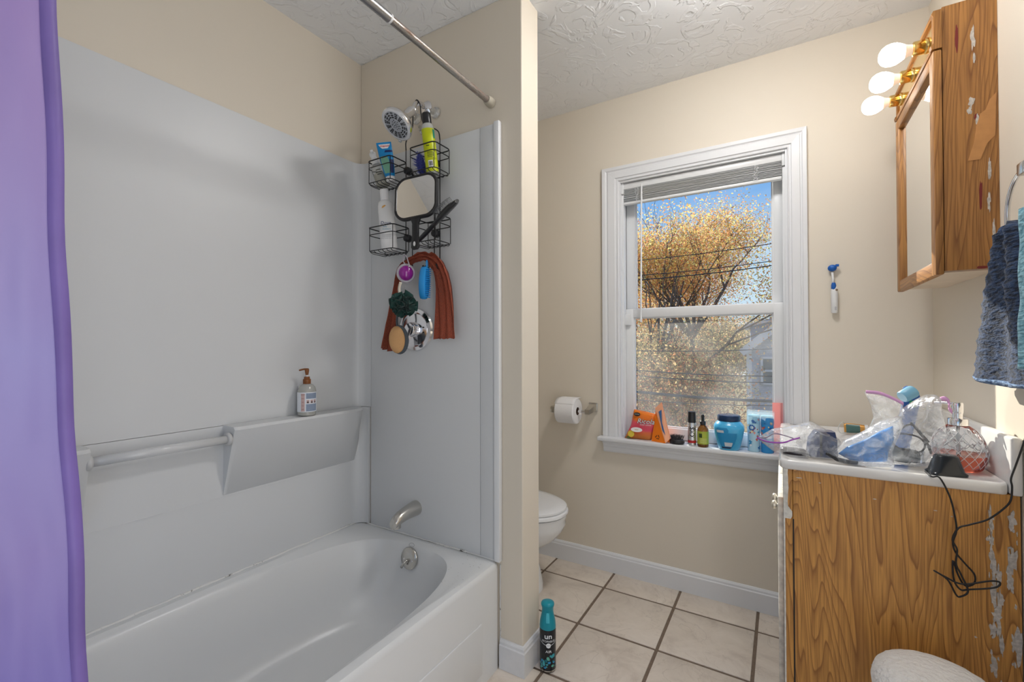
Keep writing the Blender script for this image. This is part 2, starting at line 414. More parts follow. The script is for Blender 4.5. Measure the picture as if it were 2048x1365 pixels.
# casing: profiled boards, mitred
def casing_ring(p):   # p: (offset from inner edge outward 0..1, thickness)
    return p
prof = [(0, .006), (.02, .012), (.06, .013), (.1, .010), (.18, .011), (.22, .016), (.62, .018), (.66, .014), (.72, .015), (.78, .019), (.97, .020), (1, .016)]
IX0, IX1, IZ1 = WX0+.004, WX1-.004, WZ1-.004
def casing_path(o):
    w = .078
    return [(IX0-o*(IX0-CX0), WZ0+.004), (IX0-o*(IX0-CX0), IZ1+o*(CZ1-IZ1)), (IX1+o*(CX1-IX1), IZ1+o*(CZ1-IZ1)), (IX1+o*(CX1-IX1), .8215)]      # the right board stops on the sink top
def casing_board(k):
    bm = newbm(); ends = []
    for e in (k, k+1):
        ring = [(casing_path(o)[e][0], -t, casing_path(o)[e][1]) for o, t in prof]
        ring += [(casing_path(1)[e][0], 0, casing_path(1)[e][1]), (casing_path(0)[e][0], 0, casing_path(0)[e][1])]
        ends.append(ring)
    return loft(bm, ends)
for k in range(3): wpart('casing_board', casing_board(k))
# jamb liner and stops (local y: 0 = wall face, + outward)
bm = newbm(); box(bm, WX0-.004, WX0+.012, -.004, .13, WZ0, WZ1); wpart('jamb', bm)
bm = newbm(); box(bm, WX1-.012, WX1+.004, -.004, .13, WZ0, WZ1); wpart('jamb', bm)
bm = newbm(); box(bm, WX0+.0125, WX1-.0125, -.0035, .13, WZ1-.012, WZ1+.004); wpart('head_jamb', bm)
# stool (sill board) and apron
bm = newbm(); box(bm, CX0-.018, -.0065, -.055, .0, .668, .690, .006, 3); box(bm, WX0, WX1, -.001, .065, .668, .690); wpart('sill_board', bm, smooth=40)
bm = newbm()
prism(bm, [(0, .668), (-.030, .668), (-.030, .655), (-.022, .652), (-.021, .640), (-.017, .637), (-.017, .618), (-.012, .610), (0, .610)], CX0+.004, .0022, 'YZ')
wpart('apron', bm)
# sashes
M_GLASS = bpy.data.materials.new('window_glass'); M_GLASS.use_nodes = True; nt = M_GLASS.node_tree; nt.nodes.clear()
go = nt.nodes.new('ShaderNodeOutputMaterial'); gt = nt.nodes.new('ShaderNodeBsdfTransparent'); gg = nt.nodes.new('ShaderNodeBsdfGlossy'); gm = nt.nodes.new('ShaderNodeMixShader')
gg.inputs['Roughness'].default_value = .01; gt.inputs[0].default_value = (.97, .98, .98, 1); gm.inputs[0].default_value = .004
nt.links.new(gt.outputs[0], gm.inputs[1]); nt.links.new(gg.outputs[0], gm.inputs[2]); nt.links.new(gm.outputs[0], go.inputs[0])
# dusty glass with a fly screen behind: some of the light is scattered
M_DUST = bpy.data.materials.new('dusty_screened_glass'); M_DUST.use_nodes = True; nt = M_DUST.node_tree; nt.nodes.clear()
go = nt.nodes.new('ShaderNodeOutputMaterial'); gt = nt.nodes.new('ShaderNodeBsdfTransparent'); gd = nt.nodes.new('ShaderNodeBsdfDiffuse'); gl = nt.nodes.new('ShaderNodeBsdfTranslucent')
ga = nt.nodes.new('ShaderNodeAddShader'); gm = nt.nodes.new('ShaderNodeMixShader')
tc = nt.nodes.new('ShaderNodeTexCoord'); gn = nt.nodes.new('ShaderNodeTexNoise'); gn.inputs['Scale'].default_value = 5; gn.inputs['Detail'].default_value = 8
gr = nt.nodes.new('ShaderNodeMapRange'); gr.inputs[1].default_value = .35; gr.inputs[2].default_value = .7; gr.inputs[3].default_value = .03; gr.inputs[4].default_value = .10
nt.links.new(tc.outputs['Object'], gn.inputs['Vector']); nt.links.new(gn.outputs[0], gr.inputs[0]); nt.links.new(gr.outputs[0], gm.inputs[0])
gl.inputs[0].default_value = (.9, .9, .88, 1)
gt.inputs[0].default_value = (.97, .98, .98, 1)
nt.links.new(gt.outputs[0], gm.inputs[1]); nt.links.new(gl.outputs[0], gm.inputs[2]); nt.links.new(gm.outputs[0], go.inputs[0])
def sash(name, x0, x1, z0, z1, y0, y1, stile, bot, top, glass):
    bm = newbm()
    p = newbm()
    box(bm, x0, x0+stile, y0, y1, z0, z1, .004, 2); s = obj(name, bm, M_VINYL, win, smooth=40)
    def sub(n, *a):
        q = newbm(); box(q, *a, .004, 2); return obj(n, q, M_VINYL, s, smooth=40)
    p.free()
    sub('stile', x1-stile, x1, y0, y1, z0, z1)
    sub('top_rail', x0+stile-.003, x1-stile+.003, y0, y1, z1-top, z1)
    sub('bottom_rail', x0+stile-.003, x1-stile+.003, y0, y1, z0, z0+bot)
    # glazing bead
    q = newbm(); g = .006
    for a in ((x0+stile, x0+stile+g, z0+bot, z1-top), (x1-stile-g, x1-stile, z0+bot, z1-top), (x0+stile+g, x1-stile-g, z0+bot, z0+bot+g), (x0+stile+g, x1-stile-g, z1-top-g, z1-top)):
        box(q, a[0], a[1], y0+.012, y1-.006, a[2], a[3])
    obj('glazing_bead', q, M_VINYL, s)
    q = newbm(); box(q, x0+stile, x1-stile, (y0+y1)/2-.002, (y0+y1)/2+.002, z0+bot, z1-top); obj('pane', q, glass, s)
    return s
sash('lower_sash', WX0+.014, WX1-.014, .692, 1.338, .052, .084, .046, .055, .044, M_DUST)
sash('upper_sash', WX0+.014, WX1-.014, 1.298, WZ1-.014, .090, .120, .046, .040, .040, M_GLASS)
bm = newbm(); box(bm, WX0+.012, WX0+.022, .02, .05, .692, 1.920); wpart('stop_strip', bm, M_VINYL)
bm = newbm(); box(bm, WX1-.022, WX1-.012, .02, .05, .692, 1.920); wpart('stop_strip', bm, M_VINYL)
bm = newbm(); box(bm, WX0+.02, WX0+.05, .036, .054, 1.255, 1.312, .004); wpart('sash_latch', bm, M_VINYL, smooth=40)
# outer sill
bm = newbm(); box(bm, WX0-.05, WX1+.05, .065, .18, .64, .692); wpart('outer_sill', bm, M_TRIM)
# ---------------------------------------------------------------- venetian blind
bl = thing('venetian_blind', 'white mini blind raised and stacked at the top of the window', 'blind', (0, YW+.028, 1.868))
BX0, BX1 = WX0+.016, WX1-.016
def bpart(n, bm, m=M_VINYL, s=40, par=None): return obj(n, bm, m, par or bl, smooth=s)
bm = newbm(); box(bm, BX0, BX1, -.014, .014, .078, .108, .003); bpart('headrail', bm)
for x in (BX0-.004, BX1-.008): bm = newbm(); box(bm, x, x+.012, -.018, .016, .055, .110, .002); bpart('bracket', bm)
bm = newbm(); box(bm, BX0+.008, BX1-.008, -.0125, .0125, 0, .013, .003); bpart('bottom_rail', bm)
rs = random.Random(3)
for i in range(10):
    z = .017+i*.0062; bm = newbm(); t = rs.uniform(-.0020, .0024); ty = rs.uniform(-.002, .002)
    loft(bm, [[(x, ty+y, z+.0018*math.cos(y/.0125*1.2)+(t if s < 0 else -t)) for y in (-.0125, -.006, 0, .006, .0125)]+[(x, ty+y, z+.0018*math.cos(y/.0125*1.2)+.0010+(t if s < 0 else -t)) for y in (.0125, .006, 0, -.006, -.0125)] for s, x in ((-1, BX0+.008), (1, BX1-.008))])
    bpart('slat', bm)
for x in (BX0+.075, BX1-.105):
    bm = newbm()
    for q in range(3):
        pts = [(x+.006*(q-1)+rs.uniform(-.007, .007), -.0145-rs.uniform(0, .006), .008+j*.007) for j in range(11)]
        tube(bm, smooth_path(pts, 3), .0007, 5)
    bpart('ladder_cord', bm)
bm = newbm(); wp = at(1283, 372, 'Y', YW+.008); wq = at(1282, 645, 'Y', YW+.008); L = bl.location
tube(bm, [wp-L, (wp+wq)/2-L, wq-L], .0042, 6); wd = bpart('tilt_wand', bm, mat('clear_wand', (.85, .86, .87), .15))
bm = newbm(); tube(bm, [wp-L+Vector((0, .012, .012)), wp-L+Vector((0, 0, .01)), wp-L], .0025, 6); bpart('wand_hook', bm, M_VINYL, 40, wd)

# ---------------------------------------------------------------- outdoors
def ptD(u, v, D): return EYE+(_F+_R*((u-1024)/FPX)+_U*((682.5-v)/FPX))*D
GZ = -4.2
M_GRND = mat('leaf_strewn_lawn', lin(150, 130, 80), .95, vary=(1.5, .35), bump=(6, .5, .05))
bm = newbm(); bmesh.ops.create_grid(bm, x_segments=24, y_segments=24, size=40, matrix=Matrix.Translation((-8, 44, GZ)))
for v in bm.verts: v.co.z += .25*mnoise.noise(v.co*.15)
g_ = obj('lawn', bm, M_GRND); struct(g_); g_['label'] = 'leaf strewn lawn far below the window'

def leaf_mat(name, cols, trans=.64):
    cols = [tuple(min(.95, c*1.75+.02) for c in k_) for k_ in cols]
    m = bpy.data.materials.new(name); m.use_nodes = True; nt = m.node_tree; nt.nodes.clear()
    o = nt.nodes.new('ShaderNodeOutputMaterial'); d = nt.nodes.new('ShaderNodeBsdfDiffuse'); t = nt.nodes.new('ShaderNodeBsdfTranslucent'); mx = nt.nodes.new('ShaderNodeMixShader')
    g = nt.nodes.new('ShaderNodeNewGeometry'); r = nt.nodes.new('ShaderNodeValToRGB'); r.color_ramp.interpolation = 'CONSTANT'
    el = r.color_ramp.elements; n = len(cols)
    el[0].color = (*cols[0], 1); el[1].position = 1/n; el[1].color = (*cols[1], 1)
    for i in range(2, n): k = el.new(i/n); k.color = (*cols[i], 1)
    nt.links.new(g.outputs['Random Per Island'], r.inputs[0])
    for s in (d, t): nt.links.new(r.outputs[0], s.inputs[0])
    mx.inputs[0].default_value = trans
    nt.links.new(d.outputs[0], mx.inputs[1]); nt.links.new(t.outputs[0], mx.inputs[2]); nt.links.new(mx.outputs[0], o.inputs[0]); return m
M_BARK = mat('grey_brown_bark', lin(112, 98, 88), .9, vary=(8, .3))
M_LEAF_A = leaf_mat('autumn_maple_leaves', [lin(206, 150, 92), lin(214, 174, 100), lin(186, 126, 82), lin(202, 148, 106), lin(174, 148, 84), lin(224, 188, 126), lin(156, 108, 74), lin(184, 168, 100)])
M_LEAF_B = leaf_mat('olive_autumn_leaves', [lin(150, 136, 92), lin(118, 116, 76), lin(172, 146, 100), lin(104, 102, 68), lin(184, 158, 112), lin(128, 108, 78), lin(92, 86, 62)])
M_LEAF_C = leaf_mat('rusty_leaves', [lin(190, 134, 92), lin(210, 164, 116), lin(166, 108, 76), lin(204, 178, 128), lin(138, 98, 72), lin(132, 118, 82)])
def make_tree(name, label, base, height, fork, spread, nleaf, lsize, lm, seed, trunk_r=.17, nmain=6, lean=0, bare=0, group=None, depth=4, drop=.5, flat=.75):
    rg = random.Random(seed); t = thing(name, label, 'tree', base, group=group)
    bm = newbm(); tips = []
    def grow(p, d, L, r, lv):
        pts = [p.copy()]; q = p.copy(); dd = d.copy(); ns = 4
        for i in range(ns):
            dd = (dd+Vector((rg.uniform(-1, 1), rg.uniform(-1, 1), rg.uniform(-.5, .9)))*.17).normalized()
            q = q+dd*(L/ns); pts.append(q.copy())
            if lv >= 2: tips.append((q.copy(), lv))
        tube(bm, pts, [r*(1-.55*i/ns) for i in range(ns+1)], 5 if lv < 2 else 3, caps=False)
        if lv < depth:
            for k in range(rg.choice((3, 3, 4)) if lv else nmain):
                i = rg.randint(2, ns) if lv else (ns, ns, ns, ns-1)[k % 4]
                a = rg.uniform(0, 2*PI) if lv else 2*PI*(k+.3*rg.random())/nmain
                side = Vector((math.cos(a), math.sin(a), rg.uniform(-.15, .5)))
                w = .75 if lv else spread
                nd = (dd+side*w*rg.uniform(.7, 1.3)); nd.z = nd.z*flat+.12; nd.normalize()
                grow(pts[i], nd, L*(rg.uniform(.52, .72) if lv else 1)*(1 if lv else (height-fork)/fork*.62), r*.47, lv+1)
    grow(Vector((0, 0, 0)), Vector((lean, 0, 1)).normalized(), fork, trunk_r, 0)
    obj('trunk_and_branches', bm, M_BARK, t, smooth=True, fix=False)
    if nleaf:
        V = []; Fc = []
        tp = [p for p, l in tips if l >= depth-1]
        for i in range(nleaf):
            c = rg.choice(tp)+Vector((rg.gauss(0, drop), rg.gauss(0, drop), rg.gauss(0, drop*.8)))
            a = Vector((rg.gauss(0, 1), rg.gauss(0, 1), rg.gauss(0, 1))).normalized(); b = a.orthogonal().normalized()
            b = (b*math.cos(6.28*rg.random())+a.cross(b)*math.sin(6.28*rg.random())).normalized()
            c2 = a.cross(b); s = lsize*rg.uniform(.6, 1.25); k = len(V)
            V += [c-b*s, c+c2*s*.5-b*s*.1, c+b*s, c-c2*s*.5-b*s*.1]; Fc.append((k, k+1, k+2, k+3))
        me = bpy.data.meshes.new('foliage'); me.from_pydata([tuple(v) for v in V], [], Fc); me.materials.append(lm)
        f = bpy.data.objects.new('foliage', me); C.objects.link(f); f.parent = t; f['kind'] = 'stuff'
    return t
def gbase(u, D):
    p = ptD(u, 700, D); return Vector((p.x, p.y, GZ))
make_tree('maple_tree', 'tall spreading maple with orange and yellow autumn leaves', gbase(1402, 14.5), 9.7, 5.6, .95, 66000, .036, M_LEAF_A, 11, .15, 8, drop=.42, depth=4)
make_tree('bare_tree', 'leafless tree with thin upright branches beside the maple', gbase(1282, 12.5), 9.0, 5.0, .35, 160, .05, M_LEAF_A, 5, .10, 5, depth=4, drop=.2, flat=1.1)
make_tree('orange_tree', 'smaller orange leaved tree between the bare tree and the maple', gbase(1318, 17), 7.9, 4.5, .8, 14000, .038, M_LEAF_C, 23, .13, 6, drop=.4)
lab = ['dense olive green tree low behind the power lines', 'olive and brown shrubbery under the maple', 'rusty leaved tree far behind the grey house', 'tangled yellow green thicket beyond the thick cable', 'small olive leafed tree growing close under the window', 'small rust leafed tree in front of the maple trunk', 'dark olive tree below the bare tree', 'orange tinted bush low in front of the grey house']
for i, (u, D, hh, fk, sp, nl, ls, lm) in enumerate((
        (1318, 25, 7.0, 2.4, 1.1, 17000, .062, M_LEAF_B), (1346, 22.5, 6.4, 2.0, 1.0, 17000, .058, M_LEAF_B), (1468, 33, 7.4, 2.2, 1.0, 15000, .080, M_LEAF_C),
        (1425, 28, 7.6, 2.2, 1.2, 17000, .066, M_LEAF_B), (1325, 11.8, 5.4, 2.6, 1.0, 17000, .040, M_LEAF_B), (1392, 12.6, 5.3, 2.5, .9, 16000, .044, M_LEAF_C),
        (1285, 16, 5.4, 2.1, 1.0, 12000, .050, M_LEAF_B), (1500, 10.5, 2.3, .9, 1.0, 6000, .030, M_LEAF_A))):
    make_tree('leafy_tree' if hh > 4.7 else 'bush', lab[i], gbase(u, D), hh, fk, sp, nl, ls, lm, 40+i, .09, 7, depth=3, drop=.55)
# neighbouring grey shingled house
M_SHING = bpy.data.materials.new('grey_wood_shingles'); M_SHING.use_nodes = True; nt = M_SHING.node_tree; b = nt.nodes['Principled BSDF']
tc = nt.nodes.new('ShaderNodeTexCoord'); br = nt.nodes.new('ShaderNodeTexBrick'); mp = nt.nodes.new('ShaderNodeMapping'); mp.inputs['Rotation'].default_value = (PI/2, 0, 0)
br.inputs['Color1'].default_value = (*lin(186, 190, 200), 1); br.inputs['Color2'].default_value = (*lin(168, 174, 186), 1); br.inputs['Mortar'].default_value = (*lin(152, 157, 168), 1)
br.inputs['Scale'].default_value = 8; br.inputs['Mortar Size'].default_value = .018; br.inputs['Brick Width'].default_value = .6; br.inputs['Row Height'].default_value = .45
nt.links.new(tc.outputs['Object'], mp.inputs[0]); nt.links.new(mp.outputs[0], br.inputs['Vector']); nt.links.new(br.outputs[0], b.inputs['Base Color']); b.inputs['Roughness'].default_value = .85
bp = nt.nodes.new('ShaderNodeBump'); bp.inputs['Strength'].default_value = .4; bp.inputs['Distance'].default_value = .02; nt.links.new(br.outputs['Fac'], bp.inputs['Height']); bp.invert = True; nt.links.new(bp.outputs[0], b.inputs['Normal'])
M_BSHING = mat('blue_grey_shingles', lin(150, 166, 194), .85, vary=(14, .08))
M_HTRIM = mat('white_house_trim', (.72, .73, .75), .5); M_ROOF = mat('asphalt_roof', lin(96, 98, 104), .9, vary=(20, .2))
M_PANE = mat('dark_window_pane', (.10, .13, .14), .06, spec=.8)
HD = 16.5; HS = HD/13; o0 = ptD(1494, 700, HD); hs = HD/FPX
Rh = Vector((_R.x, _R.y, 0)).normalized(); Fh = Vector((_F.x, _F.y, 0)).normalized()
hz = math.atan2(Rh.y, Rh.x)
house = thing('shingled_house', 'grey shingled house with white rake boards beyond the trees', 'house', (o0.x, o0.y, GZ), (0, 0, hz-math.radians(27.8)))
house.scale = (HS, HS, HS)
ez = (o0.z-GZ)/HS                      # eave height in local coordinates; local x right, y away
W2 = 3.1; sl_ = .86; ap = ez+W2*sl_
bm = newbm(); prism(bm, [(0, -.3), (2*W2, -.3), (2*W2, ez), (W2, ap), (0, ez)], 0, 4.2, 'XZ'); obj('wall', bm, M_SHING, house)
def slab(bm, p, q, y0, y1, t, up):
    n = Vector((-(q[1]-p[1]), 0, q[0]-p[0])).normalized()
    if n.z < 0: n = -n
    a = [Vector((p[0], 0, p[1]))+n*up, Vector((q[0], 0, q[1]))+n*up]
    prism(bm, [(a[0].x, a[0].z), (a[1].x, a[1].z), (a[1].x+n.x*t, a[1].z+n.z*t), (a[0].x+n.x*t, a[0].z+n.z*t)], y0, y1, 'XZ')
bm = newbm(); slab(bm, (-.11, ez-.11*sl_), (W2, ap), -.25, 4.3, .10, .02); obj('roof', bm, M_ROOF, house)
bm = newbm(); slab(bm, (2*W2+.25, ez-.25*sl_), (W2, ap), -.25, 4.3, .10, .02); obj('roof', bm, M_ROOF, house)
bm = newbm(); slab(bm, (-.13, ez-.13*sl_), (W2, ap), -.30, -.24, .21, -.08); obj('rake_board', bm, M_HTRIM, house)
bm = newbm(); slab(bm, (2*W2+.27, ez-.27*sl_), (W2, ap), -.30, -.24, .30, -.17); obj('rake_board', bm, M_HTRIM, house)
bm = newbm(); box(bm, -.02, .12, -.03, .1, -.3, ez); obj('corner_board', bm, M_HTRIM, house)
# taller rear wing with blue grey shingles
bm = newbm(); prism(bm, [(.10, 1), (4.8, 1), (4.8, ez+1.95), (.10, ez+.72)], 1.2, 4.0, 'XZ'); obj('dormer_wall', bm, M_BSHING, house)
bm = newbm(); slab(bm, (-.05, ez+.68), (5.0, ez+2.0), 1.05, 4.1, .09, .0); obj('dormer_roof', bm, M_HTRIM, house)
wc = ptD(1532, 741, HD)-o0; wx = wc.dot(Rh)/HS; wz = wc.z/HS+ez
bm = newbm(); ww, wh = .21, .40
for a in ((wx-ww, wx-ww+.06, wz-wh, wz+wh), (wx+ww-.06, wx+ww, wz-wh, wz+wh), (wx-ww, wx+ww, wz-wh, wz-wh+.06), (wx-ww, wx+ww, wz+wh-.06, wz+wh), (wx-ww, wx+ww, wz-.03, wz+.03)): box(bm, a[0], a[1], -.04, .01, a[2], a[3])
wf = obj('window_frame', bm, M_HTRIM, house)
for s in (0, 1):
    bm = newbm(); box(bm, wx-ww+.05, wx+ww-.05, -.02, -.01, wz+(.02 if s else -wh+.05), wz+(wh-.05 if s else -.02)); obj('pane', bm, M_PANE, wf)
# white house glimpsed at the left behind the bare tree
o1 = ptD(1232, 700, 34)
h2 = thing('white_house', 'white clapboard house glimpsed behind the bare tree', 'house', (o1.x, o1.y, GZ), (0, 0, hz))
bm = newbm(); prism(bm, [(-2, 0), (2.05, 0), (2.05, 5.5), (0, 7.0), (-2, 5.5)], 0, 5, 'XZ'); obj('wall', bm, mat('white_clapboard', lin(206, 210, 216), .7), h2)
bm = newbm(); slab(bm, (2.25, 5.36), (0, 7.0), -.2, 5.2, .1, .02); obj('roof', bm, M_ROOF, h2)
bm = newbm(); slab(bm, (-2.25, 5.36), (0, 7.0), -.2, 5.2, .1, .02); obj('roof', bm, M_ROOF, h2)
# overhead wires
M_WIRE = mat('dark_cable', (.03, .032, .036), .6)
wl = ['topmost thin power line across the upper pane', 'power line just above its close twin, crossing the maple', 'lower of two close power lines crossing the maple', 'single thin wire just under the meeting rail crossing the house gable', 'thin wire crossing the lower half of the house window', 'wire passing just below the house window', 'thick black cable strung low over the bushes', 'thin line hanging just below the thick cable']
for i, (va, vb, r, D) in enumerate(((522, 487, .008, 9.2), (552, 522, .008, 9.0), (561, 531, .010, 8.8), (702, 698, .008, 8.4), (741, 753, .010, 8.2), (752, 766, .009, 8.0), (784, 803, .026, 7.8), (800, 812, .007, 7.6))):
    a = ptD(1270, va, D); b_ = ptD(1548, vb, D*.98); d = b_-a
    pts = [a+d*t+Vector((0, 0, .10*((t-.5)**2-.25))) for t in (-6, -4, -2, -1, -.5, 0, .25, .5, .75, 1, 1.5, 2, 3, 5)]
    bm = newbm(); tube(bm, pts, r, 5); tag(obj('power_cable' if i == 6 else 'power_line', bm, M_WIRE, smooth=True), wl[i], 'wire', 'overhead wires outside the window')
# ---------------------------------------------------------------- tub surround
def axis_thing(name, label, cat, base, top, face=None, group=None):
    """an Empty at base, local Z towards top, local X towards face (default: the room's middle), returns (root, length)"""
    base, top = Vector(base), Vector(top); z = (top-base).normalized()
    x = Vector(face) if face is not None else EYE-base
    x = (x-z*x.dot(z)).normalized(); y = z.cross(x)
    o = thing(name, label, cat, group=group)
    m = Matrix((x, y, z)).transposed().to_4x4(); m.translation = base; o.matrix_world = m
    return o, (top-base).length
FY = lambda x, y, z: basis((x, y, z), (0, 1, 0), (0, 0, 1))       # decal plane facing local +X
sur = thing('tub_surround', 'white moulded tub surround with soap ledge and grab bar', 'tub surround', (XL, YF, TUBH))
SL = Vector((XL, YF, TUBH))
def spart(n, bm, m=M_ACRYL, smooth=40, par=None):
    xform(bm, Matrix.Translation(-SL) if par is None else Matrix.Identity(4))
    if par is not None: xform(bm, Matrix.Translation(-SL))
    return obj(n, bm, m, par or sur, smooth=smooth)
ST = 1.961; t1 = .006; t2 = .012
# long wall panel: upper face, step at the ledge height, lower face; wraps round the far corner with a soft radius
def wrap_panel(z0, z1, t, r, xend, ynear=-.16):
    out = [(XL+.0008, ynear), (XL+t, ynear)]
    cx, cy = XL+t+r, YF-t-r
    out += [(XL+t, cy)] + [(cx-r*math.cos(a), cy+r*math.sin(a)) for a in [PI/2*i/8 for i in range(9)]] + [(xend, YF-t), (xend, YF-.0008), (XL+.0008, YF-.0008)]
    bm = newbm(); prism(bm, out, z0, z1, 'XY'); return bm
spart('back_panel', wrap_panel(.885, ST, t1, .045, -1.538))
spart('lower_panel', wrap_panel(TUBH+.001, .884, t2, .045, -1.546))
bm = newbm(); box(bm, -1.534, -.953, YF-.010, YF-.0008, TUBH+.001, ST, .002); box(bm, -.9515, -.887, YF-.012, YF-.0008, TUBH+.001, ST, .003); spart('end_panel', bm)
bm = newbm(); box(bm, -.886, -.862, YF-.022, YF-.0008, TUBH+.001, ST+.003, .004); spart('edge_trim', bm, mat('white_edge_trim', (.78, .79, .8), .3))
# soap ledges: wedge blocks, deep at the top and dying out at the seam
def ledge(y0, y1, z0=.650, z1=.886, d=.078):
    bm = newbm(); x = XL+t2
    def sect(y, k): return [(x-.004, y, z0), (x+.002*k, y, z0+.004), (x+d*.95*k, y, z1-.018), (x+d*k, y, z1-.010), (x+(d-.008)*k, y, z1-.001), (x+.012*k, y, z1), (x-.004, y, z1)]
    ys = [(y0, .90), (y0+.012, 1)] if y0 > .5 else [(y0, 1)]
    ys += [(y1-.16, 1), (y1-.05, .92), (y1-.015, .72), (y1, .35)] if y0 > .5 else [(y1-.012, 1), (y1, .9)]
    return loft(bm, [sect(y, k) for y, k in ys])
spart('soap_ledge', ledge(.785, 1.335)); spart('soap_ledge', ledge(-.14, .430))
bm = newbm(); prism(bm, [(XL+t2-.002, .645), (XL+t2+.0012, .645), (XL+t2+.0012, .648), (XL+t2-.002, .648)], -.14, 1.30, 'XZ'); spart('seam_bead', bm)
bm = newbm(); gx = XL+t2+.046; tube(bm, [(gx, .420, .846), (gx, .6, .846), (gx, .784, .846)], .0135, 16); gb = spart('grab_bar', bm, mat('clear_acrylic_bar', (.80, .81, .82), .08, trans=.35), True)
for y in (.776, .430):
    bm = newbm(); lathe(bm, [(.017, -.006), (.021, -.004), (.021, .004), (.017, .008)], 20, (gx, y, .846), 'Y'); spart('bar_collar', bm, mat('grey_collar', (.55, .55, .55), .4), True, gb)
# ---------------------------------------------------------------- bathtub
tub = thing('bathtub', 'white built-in bathtub with apron front and overflow plate', 'bathtub', (-1.24, .6, 0))
TL = Vector((-1.24, .6, 0))
def sup(cx, cy, a, b, e, z, n=96):
    out = []
    for i in range(n):
        t = 2*PI*i/n; c, s = math.cos(t), math.sin(t)
        out.append((cx+a*math.copysign(abs(c)**(2/e), c)-TL.x, cy+b*math.copysign(abs(s)**(2/e), s)-TL.y, z))
    return out
X0, X1, Y0, Y1 = XL+.003, XA, -.165, YF-.003
ocx, ocy, oa, ob = (X0+X1)/2, (Y0+Y1)/2, (X1-X0)/2, (Y1-Y0)/2
rings = [sup(ocx, ocy, oa, ob, 60, 0), sup(ocx, ocy, oa, ob, 60, TUBH-.020), sup(ocx, ocy, oa-.002, ob-.002, 60, TUBH-.009), sup(ocx, ocy, oa-.008, ob-.008, 60, TUBH-.002), sup(ocx, ocy, oa-.018, ob-.016, 50, TUBH),
         sup(-1.241, .6125, .335, .722, 7, TUBH), sup(-1.241, .6125, .331, .718, 6.5, TUBH-.003), sup(-1.241, .6125, .322, .712, 4.2, TUBH-.006), sup(-1.241, .6125, .312, .704, 3.4, TUBH-.014),
         sup(-1.241, .6125, .302, .696, 3.2, TUBH-.04), sup(-1.241, .612, .285, .683, 3.0, TUBH-.12), sup(-1.241, .618, .262, .655, 2.9, TUBH-.20), sup(-1.241, .625, .238, .615, 2.8, TUBH-.265),
         sup(-1.241, .63, .20, .56, 2.7, TUBH-.298), sup(-1.241, .635, .13, .45, 2.6, TUBH-.308), sup(-1.241, .64, .03, .15, 2.4, TUBH-.312)]
bm = newbm(); loft(bm, rings, cap=False); bm.verts.ensure_lookup_table()
bm.faces.new([bm.verts[i] for i in range(len(bm.verts)-96, len(bm.verts))])
obj('basin', bm, M_TUB, tub, smooth=35)
bm = newbm(); box(bm, XA-.002-TL.x, XA+.004-TL.x, -.02-TL.y, 1.245-TL.y, .045, .215, .0035, 3); obj('apron_panel', bm, M_TUB, tub, smooth=40)
# mildewed caulk
mcaulk = bpy.data.materials.new('mildewed_caulk'); mcaulk.use_nodes = True; nt = mcaulk.node_tree; b = nt.nodes['Principled BSDF']
tc = nt.nodes.new('ShaderNodeTexCoord'); n = nt.nodes.new('ShaderNodeTexNoise'); n.inputs['Scale'].default_value = 26; n.inputs['Detail'].default_value = 6; n.inputs['Roughness'].default_value = .7
r = nt.nodes.new('ShaderNodeMapRange'); r.inputs[1].default_value = .58; r.inputs[2].default_value = .64; nt.links.new(tc.outputs['Object'], n.inputs['Vector']); nt.links.new(n.outputs[0], r.inputs[0])
nt.links.new(mix_colors(nt, r.outputs[0], (.72, .715, .70), (.10, .095, .085)), b.inputs['Base Color']); b.inputs['Roughness'].default_value = .6
bm = newbm(); rr = random.Random(4)
def wob(p): return Vector(p)+Vector((rr.uniform(-.0008, .0008), rr.uniform(-.0008, .0008), rr.uniform(-.001, .001)))
tube(bm, [wob((XL+t2+.002, -.1+i*.03, TUBH+.001)) for i in range(49)], [rr.uniform(.003, .0055) for _ in range(49)], 6)
tube(bm, [wob((-1.56+i*.028, YF-.011, TUBH+.001)) for i in range(25)], [rr.uniform(.002, .0045) for _ in range(25)], 6)
xform(bm, Matrix.Translation(-TL)); obj('caulk', bm, mcaulk, tub, smooth=True)
bm = newbm(); tube(bm, [wob((XA+.001, YF-.002, .004+i*.02)) for i in range(19)], .0022, 5); xform(bm, Matrix.Translation(-TL)); obj('caulk', bm, mcaulk, tub, smooth=True)
# chips in the enamel on the deck corner
bm = newbm(); rr = random.Random(9)
for i in range(26):
    c = Vector((rr.uniform(-1.0, -.89), rr.uniform(1.10, 1.335), TUBH+.0004))-TL
    if rr.random() < .4: c.x = rr.uniform(-.95, -.90)-TL.x
    a = rr.uniform(0, PI); l = rr.uniform(.002, .007); w = rr.uniform(.0006, .0014)
    d = Vector((math.cos(a), math.sin(a), 0)); q = Vector((-d.y, d.x, 0))
    bm.faces.new([bm.verts.new(c+d*l*.5*sx+q*w*sy) for sx, sy in ((-1, 0), (0, -1), (1, 0), (0, 1))])
obj('chip_marks', bm, mat('chip_grey', (.30, .29, .28), .7), tub)['kind'] = 'stuff'
